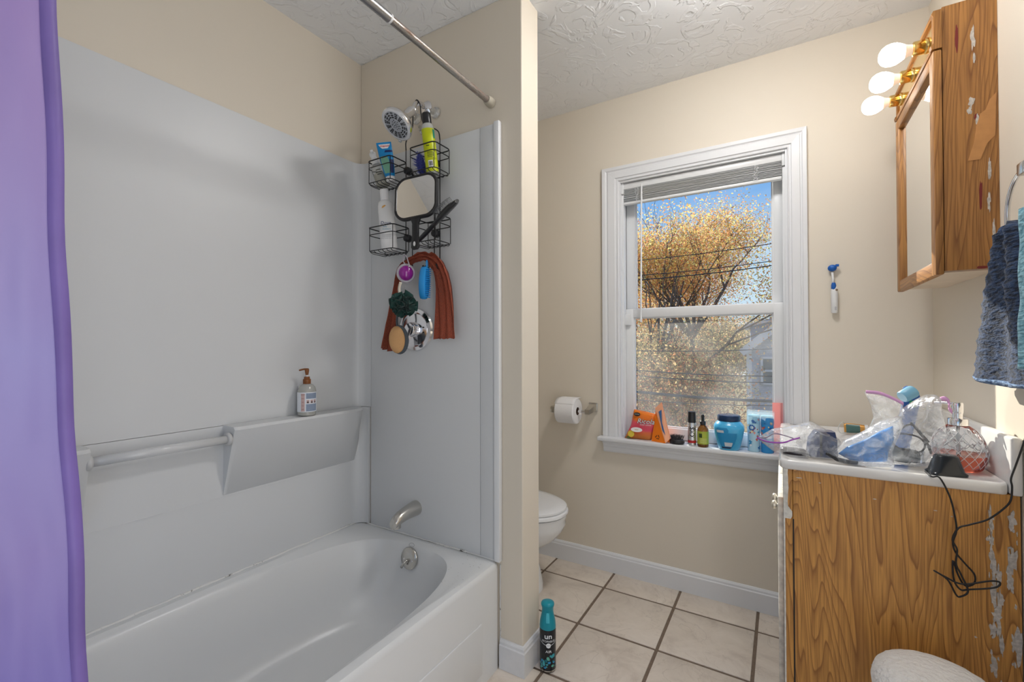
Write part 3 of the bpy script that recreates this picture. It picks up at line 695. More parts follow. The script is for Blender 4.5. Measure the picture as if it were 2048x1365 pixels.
# overflow plate
op = Vector((-1.254, 1.3, .318)); nrm = Vector((.0, -1, .16)).normalized(); ex = Vector((1, 0, 0))
OM = Matrix((ex, nrm.cross(ex), nrm)).transposed().to_4x4(); OM.translation = op-TL
bm = newbm(); lathe(bm, [(.040, -.004), (.042, .003), (.039, .0065), (.020, .0095), (.006, .0105)], 32); xform(bm, OM); pl = obj('overflow_plate', bm, M_NICKEL, tub, smooth=True)
bm = newbm(); tube(bm, [(0, -.004, .009), (0, -.006, .022)], .0045, 10); tube(bm, [(.001, -.006, .022), (-.007, -.018, .026), (-.015, -.031, .024)], [.005, .004, .0055], 10); xform(bm, OM); obj('trip_lever', bm, M_NICKEL, pl, smooth=True)
for s in (-1, 1): bm = newbm(); lathe(bm, [(.0045, .007), (.0045, .010), (.002, .0112)], 12, (s*.021, -.004, 0)); xform(bm, OM); obj('screw', bm, M_CHROME, pl, smooth=True)
bm = newbm(); tube(bm, [(-1.254-TL.x+.013*math.cos(a), 1.312-TL.y+.004*math.sin(a), TUBH-.012+.006*math.sin(a)) for a in [2*PI*i/20 for i in range(20)]], .0007, 5, closed=True); obj('maker_mark', bm, mat('grey_print', (.3, .3, .3), .5), tub)
# ---------------------------------------------------------------- tub spout
sp = thing('tub_spout', 'brushed metal tub spout low on the end wall', 'faucet', (-1.268, YF-.010, .497))
rg_ = []
for y, r, dz, sz in ((0, .0295, 0, 1), (-.008, .0300, 0, 1), (-.030, .0285, -.001, 1), (-.065, .0255, -.004, 1), (-.095, .0235, -.010, 1.0), (-.115, .0215, -.018, 1.0), (-.127, .0180, -.027, .95)):
    rg_.append([(r*math.cos(a), y, dz+r*sz*math.sin(a)) for a in [2*PI*i/24 for i in range(24)]])
bm = newbm(); loft(bm, rg_); obj('body', bm, M_NICKEL, sp, smooth=50)
bm = newbm(); loft(bm, [[(.0165*math.cos(a), -.110+.0165*math.sin(a)*(1+.1*k), -.016-.014*k) for a in [2*PI*i/20 for i in range(20)]] for k in range(3)]); obj('outlet', bm, M_NICKEL, sp, smooth=50)
# ---------------------------------------------------------------- shower valve
vl = thing('shower_valve', 'round chrome shower valve trim with single lever', 'faucet', (-1.266, YF-.010, 1.217))
bm = newbm(); lathe(bm, [(.086, 0), (.088, -.004), (.084, -.012), (.070, -.015), (.064, -.011), (.040, -.012), (.030, -.014)], 48, (0, 0, 0), 'Y'); obj('escutcheon', bm, M_CHROME, vl, smooth=35)
bm = newbm(); lathe(bm, [(.030, -.010), (.030, -.030), (.027, -.042), (.024, -.046)], 28, (0, 0, 0), 'Y'); hb = obj('handle_hub', bm, M_CHROME, vl, smooth=35)
bm = newbm(); loft(bm, [[(c[0]+w*dx, c[1]+h_*dy, c[2]+w*dz*.4) for dx, dy, dz in ((-1, -1, -1), (1, -1, 1), (1, 1, 1), (-1, 1, -1))] for c, w, h_ in (((0, -.036, .006), .019, .010), ((-.012, -.040, -.030), .015, .008), ((-.020, -.044, -.066), .010, .006))]); obj('lever', bm, M_CHROME, vl, smooth=30)
bm = newbm(); lathe(bm, [(.003, -.013), (.003, -.0145)], 8, (.046, 0, .008), 'Y'); lathe(bm, [(.003, -.013), (.003, -.0145)], 8, (.046, 0, -.012), 'Y'); obj('index_dots', bm, M_INK, vl)
# ---------------------------------------------------------------- shower arm and head
FLN = Vector((-1.224, YF, 2.112))
sh = thing('overhead_shower', 'chrome multi spray shower head on a bent arm', 'shower head', FLN)
bm = newbm(); lathe(bm, [(.030, 0), (.031, -.004), (.022, -.012), (.013, -.016)], 32, (0, 0, 0), 'Y'); obj('flange', bm, M_CHROME, sh, smooth=40)
J = Vector((-1.208, 1.272, 2.060))-FLN
bm = newbm(); tube(bm, smooth_path([(0, -.002, 0), (0, -.035, .004), (.004, -.066, -.012), J], 6), .0105, 14); obj('arm', bm, M_CHROME, sh, smooth=True)
HP = Vector((-1.214, 1.190, 1.972))-FLN; hn = Vector((-.16, -.62, -.77)).normalized()
exx = hn.orthogonal().normalized(); HMx = Matrix((exx, hn.cross(exx), hn)).transposed().to_4x4(); HMx.translation = HP
bm = newbm(); sphere(bm, J, .017, 16, 10); lathe(bm, [(.016, -.100), (.0175, -.085), (.017, -.062), (.020, -.055), (.024, -.040)], 24); 
nv = [v for v in bm.verts if (v.co-J).length > .0175]; xform(bm, HMx, nv); obj('ball_joint', bm, M_CHROME, sh, smooth=40)
bm = newbm(); lathe(bm, [(.024, -.046), (.040, -.036), (.056, -.020), (.0625, -.008), (.0635, 0), (.0615, .004), (.058, .0045)], 40); xform(bm, HMx); obj('head_shell', bm, M_CHROME, sh, smooth=40)
bm = newbm(); lathe(bm, [(.058, .001), (.058, .0035), (.050, .0048), (.02, .005)], 40); xform(bm, HMx); fp = obj('spray_plate', bm, mat('grey_spray_plate', (.42, .44, .48), .25, .6), sh, smooth=40)
bm = newbm()
for a in range(14):
    for rI, r in enumerate((.030, .038, .046)):
        for da in (-.07, .07):
            t = 2*PI*a/14+da; lathe(bm, [(.0028, .0040), (.0022, .0068)], 6, (r*math.cos(t), r*math.sin(t), 0))
for q in range(19):
    t = q*2.4; r = .0042*math.sqrt(q)*1.05; lathe(bm, [(.0019, .0045), (.0014, .0062)], 6, (r*math.cos(t), r*math.sin(t), 0))
xform(bm, HMx); obj('nozzles', bm, mat('dark_rubber', (.02, .02, .022), .6), fp)
bm = newbm(); box(bm, -.006, .006, .060, .074, -.006, .002, .002); xform(bm, HMx @ Matrix.Rotation(math.radians(25), 4, 'Z')); obj('spray_tab', bm, M_CHROME, sh, smooth=40)
# ---------------------------------------------------------------- curtain rod and curtain
rod = thing('curtain_rod', 'rusty chrome tension rod across the tub', 'curtain rod', (-.907, YF, 2.044))
mrod = bpy.data.materials.new('rusting_chrome'); mrod.use_nodes = True; nt = mrod.node_tree; b = nt.nodes['Principled BSDF']
tc = nt.nodes.new('ShaderNodeTexCoord'); n = nt.nodes.new('ShaderNodeTexNoise'); n.inputs['Scale'].default_value = 14; n.inputs['Detail'].default_value = 8; n.inputs['Roughness'].default_value = .75
mpn = nt.nodes.new('ShaderNodeMapping'); mpn.inputs['Scale'].default_value = (3, .35, 3); nt.links.new(tc.outputs['Object'], mpn.inputs[0])
r = nt.nodes.new('ShaderNodeMapRange'); r.inputs[1].default_value = .46; r.inputs[2].default_value = .60; nt.links.new(mpn.outputs[0], n.inputs['Vector']); nt.links.new(n.outputs[0], r.inputs[0])
nt.links.new(mix_colors(nt, r.outputs[0], (.42, .40, .38), (.19, .105, .065)), b.inputs['Base Color'])
r2 = nt.nodes.new('ShaderNodeMapRange'); r2.inputs[3].default_value = .95; r2.inputs[4].default_value = .15; nt.links.new(r.outputs[0], r2.inputs[0]); nt.links.new(r2.outputs[0], b.inputs['Metallic'])
r3 = nt.nodes.new('ShaderNodeMapRange'); r3.inputs[3].default_value = .22; r3.inputs[4].default_value = .6; nt.links.new(r.outputs[0], r3.inputs[0]); nt.links.new(r3.outputs[0], b.inputs['Roughness'])
bm = newbm(); lathe(bm, [(.0110, -.02), (.0110, -.53)], 20, (0, 0, 0), 'Y'); obj('inner_tube', bm, mrod, rod, smooth=40)
bm = newbm(); lathe(bm, [(.0128, -.50), (.0128, -1.50)], 20, (0, 0, 0), 'Y'); obj('outer_tube', bm, mat('grey_steel', (.40, .40, .41), .3, 1), rod, smooth=40)
bm = newbm(); lathe(bm, [(.0134, -.498), (.0134, -.504)], 20, (0, 0, 0), 'Y'); obj('collar', bm, M_WHITE, rod, smooth=40)
bm = newbm(); lathe(bm, [(.0185, -.0005), (.0185, -.018), (.0160, -.030), (.0145, -.034)], 20, (0, 0, 0), 'Y'); obj('end_cap', bm, mat('aged_ivory_rubber', (.46, .42, .34), .6), rod, smooth=40)
bm = newbm(); lathe(bm, [(.0185, -1.5225), (.0185, -1.505), (.0160, -1.493), (.0145, -1.489)], 20, (0, 0, 0), 'Y'); obj('end_cap', bm, MATS['aged_ivory_rubber'], rod, smooth=40)
cur = thing('shower_curtain', 'purple to blue satin shower curtain drawn aside', 'curtain', (-.862, 0, .12))
mcur = bpy.data.materials.new('purple_satin'); mcur.use_nodes = True; nt = mcur.node_tree; b = nt.nodes['Principled BSDF']
tc = nt.nodes.new('ShaderNodeTexCoord'); sp_ = nt.nodes.new('ShaderNodeSeparateXYZ'); nt.links.new(tc.outputs['Object'], sp_.inputs[0])
n = nt.nodes.new('ShaderNodeTexNoise'); n.inputs['Scale'].default_value = 2.6; n.inputs['Detail'].default_value = 2; nt.links.new(tc.outputs['Object'], n.inputs['Vector'])
ma = nt.nodes.new('ShaderNodeMath'); ma.operation = 'MULTIPLY_ADD'; ma.inputs[1].default_value = .5; nt.links.new(n.outputs[0], ma.inputs[0]); nt.links.new(sp_.outputs[2], ma.inputs[2])
mr = nt.nodes.new('ShaderNodeMapRange'); mr.inputs[1].default_value = .45; mr.inputs[2].default_value = 2.0; nt.links.new(ma.outputs[0], mr.inputs[0])
rp = nt.nodes.new('ShaderNodeValToRGB'); el = rp.color_ramp.elements
el[0].color = (*lin(86, 82, 178), 1); el[1].color = (*lin(152, 122, 186), 1); k = el.new(.30); k.color = (*lin(142, 126, 190), 1); k = el.new(.50); k.color = (*lin(152, 144, 204), 1); k = el.new(.75); k.color = (*lin(156, 136, 194), 1)
nt.links.new(mr.outputs[0], rp.inputs[0]); nt.links.new(rp.outputs[0], b.inputs['Base Color']); b.inputs['Roughness'].default_value = .42; b.inputs['Sheen Weight'].default_value = .3
def cur_pt(s, z):   # s: 0 at the free edge .. 1 at the wall end
    ye = .199+(1.6-z)*.038+.0015*math.sin(z*9)+.001*math.sin(z*23)
    y = ye-s*.37; x = .018*math.sin(s*34+.6)*max(0, min(1, s*6-1.6))+.004*math.sin(s*9+z*1.4)-.015*(z-.8)*.6+.008*mnoise.noise(Vector((s*4, z*2.2, 0)))+.0035*mnoise.noise(Vector((s*14, z*9, 5)))
    return Vector((x+.012, y, z-.12))
bm = newbm(); NS, NZ = 90, 60
G = [[bm.verts.new(cur_pt(s/NS, .12+1.90*z/NZ)) for s in range(NS+1)] for z in range(NZ+1)]
for a, b_ in zip(G, G[1:]):
    for i in range(NS): bm.faces.new((a[i], a[i+1], b_[i+1], b_[i]))
o = obj('cloth', bm, mcur, cur, smooth=True); sd = o.modifiers.new('t', 'SOLIDIFY'); sd.thickness = .0008
bm = newbm(); rings = []
for z in range(NZ+1):
    zz = .12+1.90*z/NZ; p = cur_pt(0, zz); q = cur_pt(.042, zz); o_ = Vector((.0012+.0006*mnoise.noise(Vector((zz*7, 0, 3))), 0, 0)); pk = .0012*math.sin(zz*22)
    rings.append([p+Vector((-.0015, .0008+pk*.3, 0)), p+o_+Vector((0, .0012+pk*.3, 0)), p.lerp(q, .5)+o_*1.3, q+o_*.6, q+Vector((-.001, 0, 0))])
loft(bm, rings); obj('hem', bm, mat('purple_hem', lin(122, 102, 172), .5, vary=(6, .15)), cur, smooth=True)
for i in range(7):
    bm = newbm(); yy = .19-i*.048; tube(bm, [(-.045+.017*math.cos(a), yy, 1.921+.024*math.sin(a)) for a in [2*PI*j/18 for j in range(18)]], .0016, 6, closed=True); obj('ring', bm, M_CHROME, cur, smooth=True)
# ---------------------------------------------------------------- shower caddy
CO = Vector((-1.22, 1.335, 1.40))
cad = thing('shower_caddy', 'black wire shower caddy with four baskets hung from the arm', 'caddy', CO)
def cpart(n, bm, m=M_BLACKM, par=None): xform(bm, Matrix.Translation(-CO)); return obj(n, bm, m, par or cad, smooth=True)
def V3(*a): return Vector(a)
YC = 1.338
WR = .0019
for xs in ((-1.312, -1.276), (-1.160, -1.132)):
    for x in xs:
        bm = newbm(); top = 1.955 if x in (-1.312, -1.132) else 1.86
        tube(bm, [(x, YC, 1.475), (x, YC, top)], WR, 8); cpart('upright_wire', bm)
# hanging yoke over the arm
bm = newbm(); tube(bm, smooth_path([(-1.312, YC, 1.955), (-1.308, YC-.004, 1.985), (-1.282, 1.326, 2.006), (-1.252, 1.312, 2.022), (-1.243, 1.306, 2.06), (-1.2385, 1.304, 2.098), (-1.2215, 1.303, 2.1195), (-1.2045, 1.304, 2.098), (-1.200, 1.306, 2.06), (-1.192, 1.312, 2.022), (-1.160, 1.326, 2.004), (-1.136, YC-.004, 1.985), (-1.132, YC, 1.955)], 6), .0024, 8); cpart('yoke', bm)
mcup = mat('clear_vinyl', (.9, .9, .88), .08, trans=.85, ior=1.4)
for p in ((-1.274, 1.352, 2.083), (-1.172, 1.350, 2.080), (-1.235, 1.352, 2.03)):
    bm = newbm(); lathe(bm, [(.0225, .009), (.0215, .004), (.012, -.004), (.006, -.012), (.007, -.016)], 20, p, 'Y'); cpart('suction_cup', bm, mcup)
def basket(x0, x1, y0, z0, z1, r=.016):
    def ring(name, z, k=1.0, wr=WR, par=None):
        bk = newbm()
        w, d = (x1-x0)*k, (YC-.002-y0)*k; cx, cy = (x0+x1)/2, (y0+YC-.002)/2
        tube(bk, [(p[0], p[1], z) for p in rrect(w, d, r*k, 5, cx, cy)], wr, 7, closed=True); return cpart(name, bk, par=par)
    b = ring('basket', z1, 1, .0024); ring('middle_ring', z1-(z1-z0)*.30, par=b); ring('bottom_ring', z0+.004, .97, par=b)
    n = 6
    for i in range(n):
        x = x0+(x1-x0)*(i+.5)/n; bm = newbm()
        pts = [(x, y0+.001, z0+.004), (x, y0+.012, z0-.004), (x, (y0+YC)/2, z0-.005), (x, YC-.012, z0-.004), (x, YC-.002, z0+.004)]
        tube(bm, smooth_path(pts, 3), .0014, 6); cpart('floor_wire', bm, par=b)
    for x, y in ((x0+.005, y0+.005), (x1-.005, y0+.005), (x0+.003, YC-.006), (x1-.003, YC-.006)):
        bm = newbm(); tube(bm, [(x, y, z0+.004), (x, y, z1)], .0015, 6); cpart('corner_wire', bm, par=b)
    return b
BUL = (-1.432, -1.302, 1.242, 1.805, 1.898); BUR = (-1.205, -1.078, 1.242, 1.803, 1.900)
BLL = (-1.428, -1.288, 1.242, 1.530, 1.628); BLR = (-1.190, -1.072, 1.242, 1.535, 1.635)
for q in (BUL, BUR, BLL, BLR): basket(*q)
for x, z in ((-1.293, 1.862), (-1.294, 1.588), (-1.146, 1.862), (-1.146, 1.588)):
    bm = newbm(); lathe(bm, [(.006, -.022), (.014, -.020), (.0155, -.012), (.0155, .002), (.010, .004)], 16, (x, YC, z), 'Y'); cpart('swivel_clamp', bm, M_BLACKP)
bm = newbm(); tube(bm, smooth_path([(-1.312, YC, 1.478), (-1.30, YC-.006, 1.493), (-1.22, YC-.012, 1.492), (-1.145, YC-.006, 1.487), (-1.132, YC, 1.478)], 5), WR, 7); cpart('hook_rail', bm)
HOOKS = [(-1.296, 1.470), (-1.186, 1.452), (-1.118, 1.452)]
for x, z in HOOKS:
    bm = newbm(); tube(bm, smooth_path([(x, YC, z+.022), (x, YC-.004, z+.004), (x, YC-.014, z-.008), (x, YC-.030, z-.006), (x, YC-.036, z+.008)], 4), .0018, 7); sphere(bm, (x, YC-.036, z+.008), .0042, 8, 6); cpart('hook', bm)
bm = newbm(); tube(bm, [(-1.186, YC-.034, 1.458), (-1.16, YC-.01, 1.472), (-1.132, YC, 1.478)], WR, 6); cpart('hook_rail', bm)

# ---- foaming wash bottle, upper left basket
M_CLEAR = mat('clear_bottle_plastic', (.93, .94, .92), .06, trans=.82, ior=1.35)
b0 = Vector((-1.388, 1.29, 1.806)); t0 = at(738, 288, 'Y', 1.275)
r0, L0 = axis_thing('foam_bottle', 'clear foaming wash bottle with a white pump cap', 'bottle', b0, t0)
bm = newbm(); lathe(bm, [(.019, 0), (.0235, .003), (.0245, .012), (.0245, .070), (.022, .088), (.017, .096), (.015, .100)], 24, sx=1, sy=1.12); obj('body', bm, M_CLEAR, r0, smooth=40)
bm = newbm(); lathe(bm, [(.020, .004), (.022, .008), (.022, .052)], 20, sx=1, sy=1.12); obj('liquid', bm, mat('pale_straw_liquid', (.62, .58, .44), .2, trans=.35), r0, smooth=40)
bm = newbm(); lathe(bm, [(.0165, .096), (.0185, .098), (.0185, .118), (.016, .121), (.012, .123), (.012, .140), (.0135, .143), (.0135, .152), (.011, .155)], 24); pc = obj('pump_cap', bm, M_WHITE, r0, smooth=40)
bm = newbm(); box(bm, .004, .026, -.006, .006, .144, .154, .002); obj('nozzle', bm, M_WHITE, pc, smooth=40)
for z_, w_ in ((.060, .020), (.050, .026), (.040, .018)):
    bm = newbm(); patch_cyl(bm, .0256, -w_/.05, w_/.05, z_, z_+.004, 8); obj('print_line', bm, mat('dark_olive_print', (.09, .09, .07), .6), r0)
# ---- blue tube leaning in the same basket
b0 = Vector((-1.345, 1.288, 1.815)); t0 = at(767, 285, 'Y', 1.262)
r0, L0 = axis_thing('cream_tube', 'blue and green flat cream tube standing cap down', 'tube', b0, t0)
M_TBLUE = mat('tube_blue', lin(8, 132, 196), .35); M_TNAVY = mat('tube_navy', lin(16, 38, 96), .4); M_TGRN = mat('tube_green', lin(120, 176, 150), .4)
def tube_sect(z, w, d, n=20): return [(d*math.cos(a), w*math.sin(a), z) for a in [2*PI*i/n for i in range(n)]]
bm = newbm(); loft(bm, [tube_sect(z, w, d) for z, w, d in ((.018, .016, .016), (.024, .020, .0185), (.06, .0245, .0165), (.10, .028, .010), (L0-.010, .0295, .0018), (L0, .0295, .0012))]); tb = obj('body', bm, M_TBLUE, r0, smooth=40)
bm = newbm(); lathe(bm, [(.0165, 0), (.0175, .002), (.0175, .019), (.015, .021)], 20); obj('cap', bm, M_WHITE, r0, smooth=40)
def tube_x(y, z): # front surface of the tube
    T = ((.018, .016, .016), (.024, .020, .0185), (.06, .0245, .0165), (.10, .028, .010), (L0-.010, .0295, .0018), (L0, .0295, .0012))
    for (za, wa, da), (zb, wb, db) in zip(T, T[1:]):
        if za <= z <= zb: k = (z-za)/(zb-za); w, d = wa+(wb-wa)*k, da+(db-da)*k; return d*math.sqrt(max(0, 1-(y/w)**2))
    return .002
def tube_poly(name, pts, m, off=.0005, n=10):
    bm = newbm()
    cols = []
    # pts: list of (z, yL, yR) rows
    rows = [[bm.verts.new((tube_x(yl+(yr-yl)*i/n, z)+off, yl+(yr-yl)*i/n, z)) for i in range(n+1)] for z, yl, yr in pts]
    for a, b in zip(rows, rows[1:]):
        for i in range(n): bm.faces.new((a[i], a[i+1], b[i+1], b[i]))
    return obj(name, bm, m, r0, smooth=True, fix=False)
tube_poly('white_banner', [(L0-.026, -.010, .012), (L0-.018, -.017, .019), (L0-.008, -.022, .024)], M_WHITE, .0008)
tube_poly('green_panel', [(.03, -.016, .006), (.06, -.021, .008), (.085, -.024, .008), (.100, -.022, .002)], M_TGRN, .0006)
tube_poly('navy_panel', [(.03, .006, .017), (.06, .008, .0225), (.085, .010, .0255)], M_TNAVY, .0006)
tube_poly('navy_strip', [(L0-.042, -.004, .027), (L0-.033, .000, .027)], M_TNAVY, .0007)
decal('lettering', 'Walgreens', .0085, r0, mat('red_ink', (.55, .02, .03), .5), FY(.0062, .001, L0-.0165), shear=.2, bold=.0002)
decal('lettering', 'Acne', .012, r0, mat('white_ink', (.85, .85, .85), .5), FY(.0085, -.008, L0-.062))
# ---- yellow green bottle with black cap, upper right basket
b0 = Vector((-1.128, 1.292, 1.803)); t0 = at(852, 226, 'Y', 1.262)
r0, L0 = axis_thing('spray_bottle', 'yellow green bottle with a black flip cap leaning in the basket', 'bottle', b0, t0)
bm = newbm(); lathe(bm, [(.019, 0), (.0225, .003), (.0235, .010), (.0235, L0-.058), (.021, L0-.047), (.0165, L0-.041)], 28); obj('body', bm, mat('frosted_bottle', (.72, .74, .70), .25, trans=.4), r0, smooth=40)
bm = newbm(); patch_cyl(bm, .0238, -1.9, 1.9, .006, L0-.062, 28); obj('label_wrap', bm, mat('lime_label', lin(196, 206, 12), .4), r0, smooth=True)
bm = newbm(); lathe(bm, [(.0165, L0-.044), (.0170, L0-.042), (.0170, L0-.008), (.0155, L0-.002), (.013, L0)], 24); obj('cap', bm, M_BLACKP, r0, smooth=40)
bm = newbm(); patch_cyl(bm, .0241, -.52, .24, .022, .046, 10); obj('barcode_panel', bm, M_WHITE, r0, smooth=True)
bm = newbm(); rr = random.Random(2); a = -.42
while a < .15:
    w = rr.choice((.018, .03, .045)); patch_cyl(bm, .0243, a, a+w, .026, .042, 2); a += w+rr.choice((.02, .035))
obj('barcode', bm, M_INK, r0)
bm = newbm(); patch_cyl(bm, .0241, .75, 1.25, L0-.098, L0-.066, 8); obj('teal_badge', bm, mat('teal_badge', lin(40, 150, 130), .4), r0, smooth=True)
bm = newbm()
for i, (w, z) in enumerate(((.5, .098), (.62, .075), (.7, .0705), (.66, .066), (.72, .0615), (.5, .057))): patch_cyl(bm, .0241, -.55, -.55+w*(1.6 if i else 1), z, z+(.0035 if i == 0 else .0022), 8)
obj('print_lines', bm, mat('label_ink', (.08, .10, .02), .6), r0)
# ---- purple blue bristle brush in the same basket
b0 = Vector((-1.178, 1.29, 1.806)); t0 = at(838, 306, 'Y', 1.275)
r0, L0 = axis_thing('detangling_brush', 'violet blue bristle brush tucked in the upper basket', 'brush', b0, t0)
M_VIOL = mat('violet_bristle', lin(62, 66, 150), .5)
bm = newbm(); loft(bm, [[(-.010+.006*k, w*math.sin(a), L0/2+(L0/2)*math.cos(a)*.98) for a in [2*PI*i/28 for i in range(28)]] for k, w in ((0, .013), (.6, .016), (1, .015), (1.4, .010))]); obj('pad', bm, M_VIOL, r0, smooth=40)
bm = newbm(); rr = random.Random(5)
for i in range(320):
    a = rr.uniform(0, 2*PI); q = math.sqrt(rr.random()); y, z = .016*q*math.sin(a), L0/2+L0*.47*q*math.cos(a)
    p = Vector((-.003, y, z)); d = Vector((.016, y*.9+rr.uniform(-.003, .003), (z-L0/2)*.2+rr.uniform(-.003, .003))); tube(bm, [p, p+d], [.0006, .0004], 4)
obj('bristles', bm, mat('pale_violet_bristle', lin(108, 116, 190), .5), r0)['kind'] = 'stuff'
# ---- white lotion bottle, lower left basket
b0 = Vector((-1.352, 1.288, 1.535)); t0 = at(768, 380, 'Y', 1.275)
r0, L0 = axis_thing('lotion_bottle', 'tall white lotion bottle with a narrow white cap', 'bottle', b0, t0)
def ell(z, a, b, n=28): return [(a*math.cos(t), b*math.sin(t), z) for t in [2*PI*i/n for i in range(n)]]
bm = newbm(); loft(bm, [ell(0, .020, .027), ell(.004, .0235, .0315), ell(.06, .0245, .033), ell(L0-.068, .0225, .0305), ell(L0-.052, .020, .027), ell(L0-.044, .014, .0165)]); obj('body', bm, M_WHITE, r0, smooth=40)
bm = newbm(); lathe(bm, [(.0165, L0-.045), (.0175, L0-.042), (.0175, L0-.003), (.016, L0)], 24); obj('cap', bm, mat('white_cap', (.80, .80, .81), .3), r0, smooth=40)
decal('lettering', 'Dove', .018, r0, mat('navy_ink', (.03, .05, .16), .5), FY(.0242, -.006, .108), shear=.2)
decal('lettering', 'daily', .009, r0, mat('teal_ink', (.05, .25, .38), .5), FY(.0248, -.010, .094)); decal('lettering', 'moisture', .009, r0, MATS['teal_ink'], FY(.0248, -.004, .084))
for i in range(3): decal('lettering', 'BODY WASH 354 mL' if i == 2 else 'body moisturizer', .0052, r0, mat('grey_ink', (.3, .3, .34), .5), FY(.0250, -.006, .060-.007*i))
bm = newbm(); rr = [(.0, .0), (.010, .004), (.018, .012), (.012, .013), (.004, .009)]
f = [bm.verts.new((.0243, -.016+y, L0-.082+z)) for y, z in rr]; bm.faces.new(f); obj('gold_bird_mark', bm, mat('gold_ink', lin(222, 168, 92), .4), r0)
# ---- hand mirror hanging on the caddy
mc_ = Vector((-1.148, 1.2235, 1.700)); mb = Vector((-1.126, 1.195, 1.50))
mz = (mc_-mb).normalized()
r0, L0 = axis_thing('hand_mirror', 'square black framed hand mirror hung on the caddy', 'mirror', mb, mb+(mc_-mb), face=(.20, -.98, -.02))
ZC = L0; S = .178
def sq(s, r, x): return [(x, p[0], ZC+p[1]) for p in rrect(s*1.04, s, r, 8)]
def bulge(ring, k=.06): return [(x, y*(1-k*((z-ZC)/(S/2))**2), ZC+(z-ZC)*(1-k*(y/(S/2))**2)) for x, y, z in ring]
bm = newbm(); loft(bm, [bulge(sq(S-.004, .042, -.008)), bulge(sq(S, .044, -.003)), bulge(sq(S, .044, .004)), bulge(sq(S-.008, .040, .008)), bulge(sq(S-.020, .036, .0075)), bulge(sq(S-.024, .034, .004))]); obj('frame', bm, M_BLACKP, r0, smooth=40)
bm = newbm(); loft(bm, [bulge(sq(S-.020, .034, .003)), bulge(sq(S-.022, .034, .0052))]); obj('mirror_glass', bm, M_MIRROR, r0, smooth=40)
bm = newbm(); loft(bm, [[(sx*.006, w*sy, z) for sx, sy in ((-1, -.8), (-1, .8), (-.6, 1), (.6, 1), (1, .8), (1, -.8), (.6, -1), (-.6, -1))] for z, w in ((ZC-S/2+.004, .020), (ZC-S/2-.02, .012), (ZC-S/2-.06, .0125), (.018, .015), (.006, .0155), (.0, .011))]); hd = obj('handle', bm, M_BLACKP, r0, smooth=50)
bm = newbm(); lathe(bm, [(.0045, -.0001), (.0045, .0015)], 12, (.0058, 0, .018), 'X', sy=2.0); obj('hanging_slot', bm, M_WHITE, hd)
# ---- black paddle brush
b0 = at(837, 482, 'Y', 1.266); t0 = at(914, 402, 'Y', 1.205)
r0, L0 = axis_thing('paddle_brush', 'black paddle hairbrush poking out of the lower right basket', 'brush', b0, t0, face=(-.35, -.55, .75))
hw = lambda t: .012+(.032-.012)*max(0, min(1, (t-.42)/.12))
bm = newbm(); rg_ = []
for t, w, d in ((0, .006, .006), (.04, .010, .008), (.2, .0115, .009), (.38, .009, .008), (.46, .013, .008), (.55, .024, .009), (.70, .029, .010), (.86, .029, .010), (.95, .024, .009), (1, .012, .006)):
    rg_.append([(d*math.cos(a), w*math.sin(a), t*L0) for a in [2*PI*i/18 for i in range(18)]])
loft(bm, rg_); obj('body', bm, M_BLACKP, r0, smooth=50)
bm = newbm(); sphere(bm, (.004, 0, .74*L0), 1, 20, 12, (.011, .024, .21*L0)); pd = obj('cushion', bm, mat('black_rubber', (.03, .03, .032), .6), r0, smooth=True)
bm = newbm(); bt = newbm()
for i in range(13):
    for j in range(-3, 4):
        z = (.56+.36*i/12)*L0; y = j*.0062+(.003 if i % 2 else 0)
        if (y/.024)**2+((z-.74*L0)/(.2*L0))**2 > .95: continue
        x = .004+.011*math.sqrt(max(0, 1-(y/.024)**2-((z-.74*L0)/(.21*L0))**2)); tube(bm, [(x-.002, y, z), (x+.017, y*1.15, z+.001)], .0007, 4); sphere(bt, (x+.0175, y*1.15, z+.001), .0014, 6, 4)
obj('bristles', bm, M_BLACKP, pd)['kind'] = 'stuff'; obj('bristle_tips', bt, mat('grey_tips', (.12, .12, .13), .4), pd)['kind'] = 'stuff'
# ---- exfoliating net cloth draped over the hooks
mnet = bpy.data.materials.new('rust_net'); mnet.use_nodes = True; nt = mnet.node_tree; b = nt.nodes['Principled BSDF']; b.inputs['Base Color'].default_value = (*lin(158, 76, 52), 1); b.inputs['Roughness'].default_value = .8
tc = nt.nodes.new('ShaderNodeTexCoord'); vo = nt.nodes.new('ShaderNodeTexVoronoi'); vo.inputs['Scale'].default_value = 330; nt.links.new(tc.outputs['Object'], vo.inputs['Vector'])
mr = nt.nodes.new('ShaderNodeMapRange'); mr.inputs[1].default_value = .25; mr.inputs[2].default_value = .40; mr.inputs[3].default_value = .55; mr.inputs[4].default_value = 1; nt.links.new(vo.outputs['Distance'], mr.inputs[0]); nt.links.new(mr.outputs[0], b.inputs['Alpha'])
bp = nt.nodes.new('ShaderNodeBump'); bp.inputs['Strength'].default_value = .6; bp.inputs['Distance'].default_value = .002; nt.links.new(vo.outputs['Distance'], bp.inputs['Height']); nt.links.new(bp.outputs[0], b.inputs['Normal'])
nets = thing('bath_net', 'rust coloured exfoliating net draped over the caddy hooks', 'net', (-1.22, 1.31, 1.48))
NO = Vector((-1.22, 1.31, 1.48))
cl = smooth_path([at(772, 700, 'Y', 1.315), at(783, 640, 'Y', 1.312), at(793, 580, 'Y', 1.308), at(801, 540, 'Y', 1.305), at(822, 522, 'Y', 1.305), at(848, 513, 'Y', 1.303), at(872, 528, 'Y', 1.305), at(884, 560, 'Y', 1.310), at(889, 610, 'Y', 1.312), at(890, 678, 'Y', 1.312)], 10)
bm = newbm(); rows = []; m = len(cl)
